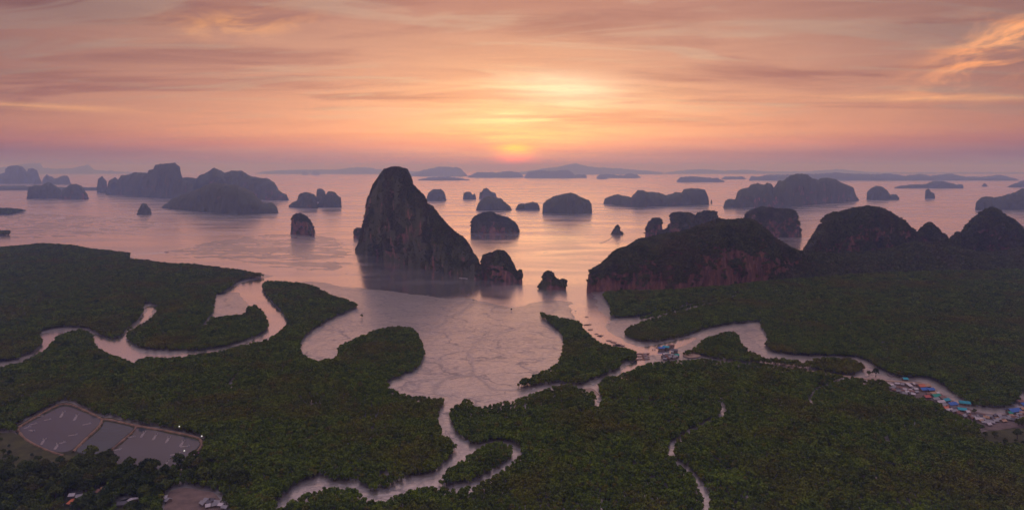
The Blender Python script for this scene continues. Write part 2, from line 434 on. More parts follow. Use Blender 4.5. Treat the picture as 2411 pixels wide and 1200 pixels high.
def ground_z(X, Y, chan=False):
    wob = fbm(X / 22, Y / 22, oct=4) * 6.0 + fbm(X / 6, Y / 6, oct=2) * 1.2
    f = sdist(X, Y, LAND_W) + wob
    for p in WATERS_W: f = np.minimum(f, -sdist(X, Y, p) + wob * 0.35)
    z = np.clip(f * 0.022, -0.8, 0.55) + np.clip((f - 40) * 0.004, 0, 0.5)
    pat = fbm(X / 70, Y / 30, oct=5, gain=0.58)
    z = z + np.where(f > 0, pat * np.clip(0.30 - np.clip(f - 60, 0, 60) * 0.002, 0.1, 0.3), 0)
    for p, b in SHAL_W:
        s_ = sdist(X, Y, p)
        zz = b + fbm(X / 75 + 3, Y / 26 + X / 200, oct=6, gain=0.68) * 0.5 - 0.5 * np.clip(1 - s_ / 90, 0, 2)
        z = np.maximum(z, np.where(s_ > -40, zz, -9))
    ch = 0
    XW, YW = X + fbm(X / 14, Y / 14, oct=3) * 5, Y + fbm(X / 14 + 9, Y / 14, oct=3) * 5
    for p, w, d in RUN_W:
        q = dist_line(XW, YW, p)
        z = z - 0.35 * d * np.exp(-(q / (w * 1.3)) ** 2)
        if chan: ch = np.maximum(ch, np.exp(-(q / (w * 1.6)) ** 2) * min(1, d * 2))
    return (z, ch) if chan else z
nr, nc_ = 540, 660
yy = np.concatenate([np.linspace(498, 1310, nr)])
rows = CAM_H * FPX / (yy - HY)
cols = np.linspace(-0.86, 0.86, nc_)
YY, CC = np.meshgrid(rows, cols, indexing='ij'); XX = CC * YY
ZZ, CHN = ground_z(XX, YY, True)
V = np.stack([XX, YY, ZZ], -1).reshape(-1, 3)
def gz(X, Y):
    """height of the built ground"""
    X = np.asarray(X, float); Y = np.asarray(Y, float)
    fr = np.clip((CAM_H * FPX / np.maximum(Y, 1) + HY - yy[0]) / (yy[1] - yy[0]), 0, nr - 1.001); fc = np.clip((X / Y - cols[0]) / (cols[1] - cols[0]), 0, nc_ - 1.001)
    i, j = fr.astype(int), fc.astype(int); a, b = fr - i, fc - j
    return ZZ[i, j] * (1 - a) * (1 - b) + ZZ[i + 1, j] * a * (1 - b) + ZZ[i, j + 1] * (1 - a) * b + ZZ[i + 1, j + 1] * a * b
idx = np.arange(nr * nc_).reshape(nr, nc_)
F = np.stack([idx[1:, :-1], idx[1:, 1:], idx[:-1, 1:], idx[:-1, :-1]], -1).reshape(-1, 4)
keep = (V[F][:, :, 2].max(1) > -0.25)
F = F[keep]
used = np.unique(F); remap = np.full(len(V), -1); remap[used] = np.arange(len(used))
ground = mesh_obj('mudflat', V[used], remap[F], M['mud'], smooth=True)
ca_ = ground.data.attributes.new('chan', 'FLOAT', 'POINT'); ca_.data.foreach_set('value', CHN.reshape(-1)[used].astype(np.float32))
tag(ground, kind='structure')

# ------------------------------------------------------------------ islands
def island(name, label, prof, base, depth=0.35, rock=0.4, step=1.5, cat='island', jag=1.5, a=0.72, b=0.6, rough=1.0, nv=34, dmax=None, kind=None, group=None):
    prof = np.array(prof, float); base = np.array(base, float)
    x0, x1 = prof[0, 0], prof[-1, 0]
    nu = int(max(14, min(260, (x1 - x0) / step)))
    s = np.linspace(0, 1, nu); xs = x0 + (x1 - x0) * s
    px = np.maximum.accumulate(prof[:, 0] + np.arange(len(prof)) * 1e-3)
    yt = np.interp(xs, px, prof[:, 1]) + jag * fbm(xs / 5.0, xs * 0 + x0, oct=3) * np.sin(np.pi * s) ** .3; yb = np.interp(xs, base[:, 0], base[:, 1])
    Yf = CAM_H * FPX / (yb - HY)
    wid = (x1 - x0) / FPX * Yf.mean()
    D = depth * wid if dmax is None else min(dmax, depth * wid)
    d = D * np.sqrt(np.maximum(0.02, 1 - (2 * s - 1) ** 2))
    Yc = Yf + d
    Xc = (xs - CX) / FPX * Yc
    zt = np.maximum(1.0, CAM_H - (yt - HY) / FPX * Yc)
    th = np.linspace(0, math.pi, nv)
    off = -np.sign(np.cos(th)) * np.abs(np.cos(th)) ** a
    hh = np.sin(th) ** b; hh[0] = hh[-1] = 0
    azm = math.atan2(Xc.mean(), Yc.mean())       # the island's short axis points away from the viewpoint
    X = Xc[None] + off[:, None] * d[None] * math.sin(azm); Y = Yc[None] + off[:, None] * d[None] * math.cos(azm); Z = hh[:, None] * zt[None]
    sc = max(14.0, zt.max() * 0.30)
    env = np.clip(np.sin(th), 0, 1)[:, None] ** 0.5
    seed = (x0 * 7.13) % 97
    n1 = fbm(X / sc + seed, Y / sc, Z / (sc * 1.4), 4)
    n2 = fbm(X / (sc * .3) + seed, Y / (sc * .3), Z / (sc * 1.0), 3)
    Y = Y + (n1 * 0.45 * sc + n2 * 0.13 * sc) * rough * np.clip(D / sc, 0.15, 1.0)
    n3 = fbm(X / sc - seed, Y / sc + 40, Z / (sc * 1.4), 3)
    flank = np.abs(np.cos(th))[:, None]      # the crest keeps its own outline
    X = X + n3 * 0.22 * sc * rough * np.clip(wid / (6 * sc), 0.05, 1) * (np.sin(np.pi * s)[None] ** 0.3) * flank
    veg = max(1.6, Yf.mean() / FPX * 2.0)
    if Yf.mean() > 2800: rock = rock - 0.25
    n4 = np.abs(fbm(X / (veg * 2.2), Y / (veg * 2.2), Z / (veg * 2.2), 2))
    Z = Z + (n4 * 1.6 - 0.5) * veg * 0.8 * env + n1 * 0.05 * sc * env * rough * flank - 0.10 * flank ** 2 * zt[None] * env
    Z[0] = -4; Z[-1] = -4
    Z[1:-1] = np.maximum(Z[1:-1], -3.0)
    Vv = np.stack([X, Y, Z], -1).reshape(-1, 3)
    id_ = np.arange(nv * nu).reshape(nv, nu)
    Fv = np.stack([id_[:-1, :-1], id_[:-1, 1:], id_[1:, 1:], id_[1:, :-1]], -1).reshape(-1, 4)
    caps = [tuple(int(v) for v in id_[:, 0]), tuple(int(v) for v in id_[::-1, -1])]
    o = mesh_obj(name, Vv, Fv.tolist() + caps, M['karst'], smooth=False)
    o['rock'] = float(rock)
    if kind: tag(o, kind=kind)
    else: tag(o, label, cat, group)
    return o
ISL = {}
def B(x0, x1, y0, y1=None, mid=None):
    y1 = y0 if y1 is None else y1
    return [(x0, y0)] + ([((x0 + x1) / 2, mid)] if mid else []) + [(x1, y1)]
K = 'karst_island'
ISL['main'] = island(K, 'tallest dark pointed karst tower with a long sloping shoulder, centre of bay',
    [(836, 590), (846, 572), (852, 545), (858, 508), (866, 468), (882, 434), (897, 414), (908, 400), (928, 394), (946, 397), (958, 402), (965, 416), (972, 438), (985, 451), (997, 464), (1004, 482), (1018, 490), (1032, 506), (1050, 529), (1070, 549), (1092, 566), (1107, 586), (1121, 608), (1134, 632)],
    [(836, 592), (900, 606), (1000, 632), (1134, 657)], 0.20, 0.14, 1.1, nv=64, a=0.8, b=0.72)
ISL['e1'] = island(K, 'blunt dark islet with a pale scar touching the right foot of the tallest tower',
    [(1131, 652), (1134, 617), (1140, 603), (1157, 598), (1175, 592), (1189, 596), (1198, 607), (1207, 626), (1214, 640), (1219, 646), (1224, 638), (1229, 648), (1230, 660)], [(1131, 657), (1230, 664)], 0.38, 0.46, 1.1, nv=44)
ISL['e2'] = island(K, 'small tree-topped islet alone between tallest tower and reddish headland',
    [(1268, 677), (1275, 667), (1279, 652), (1290, 640), (1300, 646), (1304, 656), (1316, 664), (1326, 661), (1334, 663), (1333, 677)], [(1268, 680), (1333, 681)], 0.3, 0.40, 0.9)
ISL['side'] = island(K, 'tiny rock hugging the left foot of the tallest tower',
    [(832, 555), (836, 541), (842, 537), (851, 541), (857, 556)], [(832, 559), (857, 560)], 0.4, 0.25, 1.0)
ISL['d1'] = island(K, 'rounded rock stack on the mudflat left of the tallest tower',
    [(684, 546), (686, 518), (693, 508), (702, 505), (714, 506), (728, 520), (738, 535), (741, 550)], [(684, 550), (741, 556)], 0.42, 0.5, 1.0)
island(K, 'dark flat-topped double islet, left rock of the cluster left of the tower', [(680, 483), (690, 476), (701, 470), (702, 460), (708, 454), (725, 452), (740, 457), (746, 465), (748, 487)], B(680, 748, 488, 491), .3, .35)
island(K, 'slim pale rock peeking out behind the gap of the left cluster', [(744, 472), (746, 444), (755, 443), (765, 451), (769, 472)], B(744, 769, 476), .4, .4)
island(K, 'peaked right rock of the cluster left of the tallest tower', [(747, 482), (763, 462), (774, 450), (787, 452), (803, 466), (804, 486)], B(747, 804, 488), .35, .35)
island(K, 'small bushy islet alone in front of the big dark left-hand islands', [(322, 503), (329, 487), (336, 478), (344, 480), (354, 491), (357, 504)], B(322, 357, 505), .4, .0)
island(K, 'broad dark humped island nearest in the left group', [(382, 486), (408, 466), (432, 456), (467, 445), (490, 433), (508, 430), (554, 435), (572, 442), (595, 452), (610, 467), (621, 478), (642, 477), (652, 487), (654, 500)], [(382, 490), (480, 500), (560, 506), (654, 502)], .26, .15)
island(K, 'massive stepped island with a square summit on the left', [(250, 456), (255, 425), (272, 417), (280, 423), (287, 413), (309, 410), (315, 405), (348, 407), (351, 400), (363, 398), (367, 388), (394, 385), (411, 382), (420, 392), (427, 418), (434, 424), (452, 428), (462, 466)], [(252, 458), (462, 472)], .28, .30)
island(K, 'jagged island trailing off right behind the broad dark hump', [(420, 440), (428, 419), (443, 417), (464, 420), (470, 413), (484, 407), (496, 398), (505, 394), (516, 400), (528, 406), (549, 402), (572, 403), (583, 410), (595, 416), (630, 420), (645, 429), (653, 445), (665, 455), (674, 458), (678, 468)], [(420, 466), (678, 472)], .24, .38)
island(K, 'thin upright stack just left of the massive stepped island', [(227, 450), (231, 421), (241, 414), (251, 427), (256, 451)], B(227, 256, 454), .4, .3)
island(K, 'dark low islet at far left, the left one of a touching pair', [(64, 463), (67, 440), (82, 436), (99, 435), (111, 430), (123, 432), (137, 440), (145, 450), (156, 466)], B(64, 156, 468), .35, .2)
island(K, 'dark domed islet at far left, the right one of a touching pair', [(136, 463), (150, 444), (168, 433), (181, 433), (192, 438), (201, 451), (209, 466)], B(136, 209, 469), .4, .4)
island(K, 'tall hazy blocky towers at the left edge of the picture', [(-60, 430), (-40, 412), (0, 410), (12, 407), (15, 396), (22, 392), (38, 389), (52, 393), (58, 400), (63, 408), (66, 398), (75, 396), (88, 400), (92, 412), (97, 430)], B(-60, 97, 433), .25, .2)
island(K, 'hazy twin-topped tower behind the touching pair at far left', [(99, 431), (103, 417), (110, 411), (120, 415), (130, 420), (138, 418), (145, 414), (160, 414), (165, 427), (167, 432)], B(99, 167, 434), .35, .2)
island(K, 'low dark mangrove coast at the left edge below hazy towers', [(-120, 446), (-60, 439), (0, 438), (40, 437), (90, 440), (230, 441), (232, 446)], B(-120, 232, 448), .12, -.5, dmax=350, rough=.3)
island(K, 'rounded rock right of the tallest summit, nearest to it', [(1004, 468), (1008, 454), (1020, 446), (1037, 445), (1046, 452), (1051, 470)], B(1004, 1051, 472), .4, .3)
island(K, 'small block with a pinnacle on its right end', [(1090, 467), (1091, 455), (1099, 451), (1108, 452), (1113, 459), (1116, 456), (1119, 457), (1121, 468)], B(1090, 1121, 469), .4, .2)
island(K, 'pointed rock half hidden behind a wider dark islet', [(1128, 465), (1129, 452), (1134, 452), (1138, 444), (1145, 442), (1157, 451), (1167, 455), (1170, 465)], B(1128, 1170, 468), .4, .35)
island(K, 'wide dark islet tapering to the right, above the flat-based dome', [(1121, 492), (1125, 480), (1137, 465), (1148, 462), (1166, 465), (1180, 467), (1189, 476), (1201, 486), (1205, 493)], B(1121, 1205, 495), .36, .2)
island(K, 'long low two-humped islet between two wider domed islands', [(1214, 491), (1220, 481), (1242, 479), (1253, 475), (1265, 477), (1270, 486), (1271, 493)], B(1214, 1271, 494), .3, .2)
ISL['f6'] = island(K, 'flat-based dark dome right beside the tallest tower shoulder', [(1108, 545), (1109, 527), (1113, 516), (1125, 509), (1140, 503), (1157, 501), (1169, 508), (1183, 511), (1201, 518), (1215, 530), (1220, 541), (1221, 548)], B(1108, 1221, 549), .34, .35, 1.1)
island(K, 'large dark dome with steep sides, mid-bay below the far islands', [(1277, 498), (1278, 480), (1287, 471), (1304, 462), (1325, 457), (1342, 454), (1357, 458), (1371, 465), (1386, 471), (1393, 480), (1394, 500)], B(1277, 1394, 502, mid=504), .32, .2)
island(K, 'long many-humped island right of the steep dome', [(1421, 478), (1424, 468), (1438, 461), (1453, 457), (1467, 461), (1482, 464), (1486, 465), (1494, 455), (1502, 447), (1514, 448), (1521, 452), (1552, 453), (1567, 460), (1578, 458), (1593, 452), (1605, 454), (1610, 446), (1628, 443), (1651, 444), (1660, 448), (1667, 462), (1670, 479)], [(1421, 480), (1500, 488), (1670, 482)], .2, .25)
island('sea_stack', 'tiny needle standing off the right end of the many-humped island', [(1673, 477), (1674, 470), (1676, 470), (1677, 477)], B(1673, 1677, 478), .5, .2, .4, 'rock')
ISL['h1'] = island(K, 'upright loaf-shaped rock left of the twin flat-topped island', [(1519, 553), (1521, 541), (1529, 527), (1535, 519), (1546, 515), (1556, 519), (1559, 528), (1561, 551)], B(1519, 1561, 557), .42, .45, 1.1)
ISL['h2'] = island(K, 'twin flat-topped island with pale scar behind the reddish headland', [(1558, 547), (1572, 541), (1578, 526), (1580, 508), (1587, 503), (1619, 503), (1631, 509), (1637, 512), (1648, 503), (1666, 499), (1686, 502), (1692, 515), (1696, 552)], B(1558, 1696, 560), .32, .5, 1.2)
ISL['rk'] = island('sea_stack', 'lone thumb-shaped rock beside a curved sandbar in mid bay', [(1439, 550), (1444, 545), (1449, 534), (1454, 532), (1459, 536), (1461, 546), (1467, 549)], B(1439, 1467, 552), .35, .3, .7, 'rock')
island(K, 'huge blue-grey massif with rounded summit right of centre', [(1704, 487), (1707, 474), (1715, 468), (1731, 470), (1737, 454), (1746, 444), (1762, 442), (1769, 434), (1784, 431), (1798, 435), (1807, 430), (1815, 433), (1822, 443), (1828, 433), (1833, 426), (1847, 425), (1854, 416), (1868, 411), (1886, 408), (1901, 411), (1912, 420), (1925, 423), (1933, 419), (1947, 418), (1965, 422), (1985, 432), (2008, 441), (2014, 457), (2021, 470)], [(1704, 489), (1850, 489), (2021, 472)], .24, .38)
island(K, 'domed island with a low tail pointing right', [(2040, 468), (2041, 454), (2049, 443), (2064, 438), (2078, 440), (2089, 449), (2096, 458), (2111, 458), (2117, 466)], B(2040, 2117, 470), .35, .25)
island('sea_stack', 'small leaning rock alone in the right part of the bay', [(2178, 465), (2179, 448), (2186, 444), (2191, 451), (2200, 454), (2202, 466)], B(2178, 2202, 467), .4, .3, .7, 'rock')
island(K, 'long low island on the right with a gentle hump', [(2106, 441), (2116, 438), (2143, 435), (2183, 433), (2195, 427), (2218, 425), (2236, 430), (2253, 435), (2267, 434), (2269, 441)], B(2106, 2269, 443), .14, .1)
island('sea_stack', 'tiny hazy islet right of the long low island', [(2311, 438), (2316, 432), (2321, 432), (2326, 438)], B(2311, 2326, 439), .4, .2, .7, 'rock')
island(K, 'dark stepped island cut off by the right edge', [(2298, 489), (2299, 476), (2312, 464), (2326, 462), (2341, 465), (2361, 462), (2373, 457), (2393, 452), (2402, 446), (2420, 441), (2470, 446), (2500, 490)], B(2298, 2500, 495), .25, .25)
island(K, 'low hazy island at the right edge above the dark stepped one', [(2372, 440), (2380, 435), (2400, 428), (2411, 424), (2450, 424), (2480, 440)], B(2372, 2480, 441), .25, .2)
ISL['n1'] = island(K, 'broad flat-topped block with red cliffs behind the headland', [(1743, 545), (1749, 524), (1761, 503), (1775, 495), (1798, 490), (1828, 495), (1857, 495), (1871, 500), (1877, 512), (1883, 538), (1887, 552)], B(1743, 1887, 558), .34, .55, 1.2)
# far, fading into the haze
FG = 'far hazy islands'
for lab, pr, by, dep in (
    ('pale hazy hill island just right of the tallest summit', [(962, 412), (995, 401), (1033, 392), (1082, 395), (1095, 407), (1101, 414)], 415, .15),
    ('thin flat sandbank-like island below the pale hill island', [(985, 422), (1012, 417), (1050, 416), (1078, 418), (1106, 423)], 424.5, .08),
    ('long hazy ridge island left of the forested far block', [(1102, 414), (1124, 405), (1170, 406), (1199, 402), (1223, 406), (1233, 416)], 418, .12),
    ('long hazy forested block under the sunset glow', [(1234, 416), (1244, 405), (1273, 401), (1290, 403), (1340, 400), (1352, 411), (1377, 411), (1382, 417)], 419, .12),
    ('hazy double-bumped islet right of the forested far block', [(1403, 418), (1414, 409), (1435, 410), (1468, 413), (1481, 408), (1501, 411), (1509, 418)], 419, .12),
    ('tiny dark islet in front of the double-bumped one', [(1405, 420), (1411, 416), (1424, 416), (1431, 420)], 421.5, .2),
    ('long flat dark island in front of the far right range', [(1593, 426), (1601, 417), (1630, 415), (1675, 418), (1690, 420), (1706, 426)], 428.5, .10),
    ('short flat hazy islet between flat dark island and right range', [(1699, 420), (1709, 415), (1750, 416), (1757, 421)], 422, .12),
    ('small hazy pair member, left of two dots on the left horizon', [(710, 411), (713, 404), (722, 404), (726, 411)], 412, .3),
    ('small hazy pair member, right of two dots on the left horizon', [(733, 411), (737, 402), (749, 402), (754, 411)], 412, .3),
    ('long pale range lining the far right horizon', [(1763, 424), (1769, 414), (1784, 416), (1810, 411), (1857, 411), (1921, 409), (1965, 406), (1991, 408), (2055, 410), (2096, 409), (2131, 413), (2163, 410), (2192, 413), (2236, 409), (2280, 416), (2323, 416), (2353, 411), (2391, 420), (2400, 424)], 425, .05)):
    island('far_island', lab, pr, B(pr[0][0], pr[-1][0], by), dep, .1, 2.0, nv=16, rough=.5, group=FG)
for pr, by in (
    ([(-140, 405), (0, 394), (60, 385), (95, 384), (102, 395), (130, 398), (170, 396), (195, 391), (207, 386), (221, 400), (300, 405), (420, 406)], 409.3),
    ([(600, 408), (640, 402), (700, 400), (800, 399), (830, 394), (860, 394), (900, 400), (960, 402), (1010, 406)], 409.5),
    ([(1220, 406), (1287, 396), (1319, 393), (1333, 388), (1357, 384), (1374, 389), (1392, 393), (1450, 396), (1508, 401), (1560, 405)], 410.3),
    ([(1560, 408), (1600, 402), (1650, 398), (1700, 402), (1760, 400), (1800, 404), (1900, 404), (1975, 398), (2050, 406), (2500, 406)], 409.5)):
    island('hills', None, pr, B(pr[0][0], pr[-1][0], by), .06, -.2, 3.0, nv=14, rough=.4, kind='structure', dmax=1500)

# headland and hills on the right
ISL['r1'] = island('headland', 'long dark headland with reddish cliff faces rising from the mangroves', [(1385, 660), (1389, 640), (1409, 629), (1430, 614), (1444, 597), (1479, 584), (1502, 570), (1537, 564), (1581, 555), (1625, 546), (1654, 534), (1695, 521), (1712, 523), (1739, 521), (1765, 520), (1778, 526), (1798, 543), (1819, 561), (1842, 576), (1863, 588), (1885, 596)],
    [(1385, 690), (1450, 686), (1600, 682), (1700, 676), (1800, 664), (1885, 650)], .30, .78, 1.2, 'headland', jag=2.4, nv=72, a=.85, b=.62, dmax=150)
ISL['r2'] = island('karst_hill', 'big rounded karst hill right of the reddish headland', [(1888, 612), (1895, 590), (1909, 567), (1927, 541), (1941, 518), (1959, 506), (1985, 500), (2003, 495), (2026, 492), (2046, 489), (2070, 493), (2090, 502), (2105, 513), (2125, 522), (2134, 532), (2140, 548), (2147, 540), (2154, 548), (2168, 580)],
    B(1888, 2168, 622, 606), .34, .55, 1.2, 'hill', jag=2.6, nv=60, a=.9, b=.7, dmax=170)
ISL['r3'] = island('karst_hill', 'small sharp peak between the two rounded karst hills', [(2155, 590), (2164, 552), (2170, 543), (2180, 531), (2190, 529), (2200, 537), (2210, 545), (2215, 553), (2225, 556), (2233, 578)], B(2155, 2233, 606), .4, .5, 1.2, 'hill', jag=3, nv=40)
ISL['r4'] = island('karst_hill', 'rounded karst hill at the right edge with bare patches', [(2228, 590), (2236, 572), (2250, 554), (2256, 550), (2265, 553), (2280, 532), (2297, 512), (2318, 499), (2338, 493), (2350, 497), (2361, 509), (2382, 521), (2399, 534), (2408, 547), (2450, 575), (2500, 600)], B(2228, 2500, 612), .3, .5, 1.2, 'hill', jag=2.6, nv=56, a=.9, b=.7, dmax=180)
ISL['slope'] = island('wooded_foothill', None, [(1815, 640), (1850, 602), (1900, 596), (1960, 604), (2040, 600), (2110, 588), (2150, 576), (2190, 576), (2240, 584), (2300, 600), (2350, 600), (2420, 588), (2520, 590), (2700, 640)], [(1815, 664), (1900, 658), (2050, 652), (2200, 650), (2400, 646), (2700, 650)], .3, -.9, 1.6, nv=44, a=1.25, b=1.5, kind='structure', dmax=170, rough=.6)
# ------------------------------------------------------------------ trees
def tube(pts, rad, n=6):
    vs, fs = [], []
    for k_, (p, r) in enumerate(zip(pts, rad)):
        for i in range(n):
            a = 2 * math.pi * i / n
            vs.append((p[0] + r * math.cos(a), p[1] + r * math.sin(a), p[2]))
    for k_ in range(len(pts) - 1):
        for i in range(n):
            j = (i + 1) % n
            fs.append((k_ * n + i, k_ * n + j, (k_ + 1) * n + j, (k_ + 1) * n + i))
    return vs, fs
def crown(seed, n, lobes, size):
    """leaf clumps spread through a crown made of lobes (x, y, z, r)"""
    r_ = np.random.default_rng(seed); vs, fs = [], []
    w = np.array([l[3] ** 2 for l in lobes]); w /= w.sum()
    for i in range(n):
        lx, ly, lz, lr = lobes[r_.choice(len(lobes), p=w)]
        d = r_.normal(size=3); d /= np.linalg.norm(d)
        if d[2] < -0.35: d[2] = -d[2] * 0.6
        p = np.array((lx, ly, lz)) + d * lr * r_.uniform(0.72, 1.08) * np.array((1, 1, 0.82))
        nrm = d + r_.normal(size=3) * 0.45; nrm /= np.linalg.norm(nrm)
        u = np.cross(nrm, r_.normal(size=3)); u /= np.linalg.norm(u); v = np.cross(nrm, u)
        s = size * r_.uniform(0.6, 1.25); q = s * r_.uniform(0.55, 0.9); k_ = len(vs)
        b = nrm * s * 0.25
        vs += [tuple(p + u * s - b), tuple(p + v * q), tuple(p - u * s - b), tuple(p - v * q)]
        fs += [(k_, k_ + 1, k_ + 2), (k_, k_ + 2, k_ + 3)]
    return vs, fs
def mk_mesh(name, parts):
    vs, fs, mi, mats = [], [], [], []
    for v, f, m_ in parts:
        if m_ not in mats: mats.append(m_)
        o = len(vs); vs += v; fs += [tuple(i + o for i in q) for q in f]; mi += [mats.index(m_)] * len(f)
    me = bpy.data.meshes.new(name); me.from_pydata(vs, [], fs)
    for m_ in mats: me.materials.append(m_)
    me.polygons.foreach_set('material_index', mi); me.update()
    return me
def man_lobes(seed):
    r_ = np.random.default_rng(seed); L_ = [(0, 0, 5.2, 2.3), (0, 0, 3.2, 2.0)]
    for i in range(4):
        a = i * 1.57 + r_.uniform(-.5, .5); d = r_.uniform(1.0, 1.6)
        L_.append((d * math.cos(a), d * math.sin(a), r_.uniform(3.6, 5.8), r_.uniform(1.3, 1.8)))
    return L_
TRUNK = tube([(0, 0, -0.5), (0.05, 0, 2.5), (0.1, 0.1, 5.5)], [0.28, 0.18, 0.08], 5)
CR = [crown(10 + i, 120, man_lobes(10 + i), 0.95) for i in range(5)]
proto_col = bpy.data.collections.new('mangrove_kinds')
for i in range(5):
    o = bpy.data.objects.new('mangrove_kind', mk_mesh('mangrove_kind', [(*CR[i], M['leaf']), (*TRUNK, M['bark'])]))
    proto_col.objects.link(o)
bush_col = bpy.data.collections.new('scrub_kinds')
for i in range(4):
    r_ = np.random.default_rng(50 + i)
    lb = [(0, 0, 1.2, 1.6)] + [(r_.uniform(-1.3, 1.3), r_.uniform(-1.3, 1.3), r_.uniform(.6, 1.9), r_.uniform(.8, 1.2)) for _ in range(4)]
    o = bpy.data.objects.new('scrub_kind', mk_mesh('scrub_kind', [(*crown(60 + i, 70, lb, 0.85), M['scrub'])]))
    bush_col.objects.link(o)

def instancer(name, pts, rot, scl, idx, coll, parent=None):
    me = bpy.data.meshes.new(name); me.from_pydata(pts.tolist(), [], [])
    for nm, typ, arr in (('rotz', 'FLOAT', rot), ('scl', 'FLOAT', scl), ('idx', 'INT', idx)):
        at = me.attributes.new(nm, typ, 'POINT'); at.data.foreach_set('value', arr)
    o = bpy.data.objects.new(name, me); COL.objects.link(o)
    if parent: o.parent = parent
    ng = bpy.data.node_groups.get('scatter_' + coll.name)
    if ng is None:
        ng = bpy.data.node_groups.new('scatter_' + coll.name, 'GeometryNodeTree')
        ng.interface.new_socket('Geometry', in_out='INPUT', socket_type='NodeSocketGeometry')
        ng.interface.new_socket('Geometry', in_out='OUTPUT', socket_type='NodeSocketGeometry')
        N = ng.nodes; Lk = ng.links
        gi = N.new('NodeGroupInput'); go = N.new('NodeGroupOutput')
        ci = N.new('GeometryNodeCollectionInfo'); ci.inputs['Collection'].default_value = coll
        ci.inputs['Separate Children'].default_value = True; ci.inputs['Reset Children'].default_value = True
        iop = N.new('GeometryNodeInstanceOnPoints'); iop.inputs['Pick Instance'].default_value = True
        def na(nm, dt):
            q = N.new('GeometryNodeInputNamedAttribute'); q.data_type = dt; q.inputs['Name'].default_value = nm
            return q.outputs['Attribute']
        cx = N.new('ShaderNodeCombineXYZ'); Lk.new(na('rotz', 'FLOAT'), cx.inputs[2])
        m2p = N.new('GeometryNodeMeshToPoints'); Lk.new(gi.outputs[0], m2p.inputs[0])
        Lk.new(m2p.outputs[0], iop.inputs['Points']); Lk.new(ci.outputs[0], iop.inputs['Instance'])
        Lk.new(na('idx', 'INT'), iop.inputs['Instance Index'])
        Lk.new(cx.outputs[0], iop.inputs['Rotation']); Lk.new(na('scl', 'FLOAT'), iop.inputs['Scale'])
        Lk.new(iop.outputs[0], go.inputs[0])
    md = o.modifiers.new('scatter', 'NODES'); md.node_group = ng
    tag(o, kind='stuff')
    return o

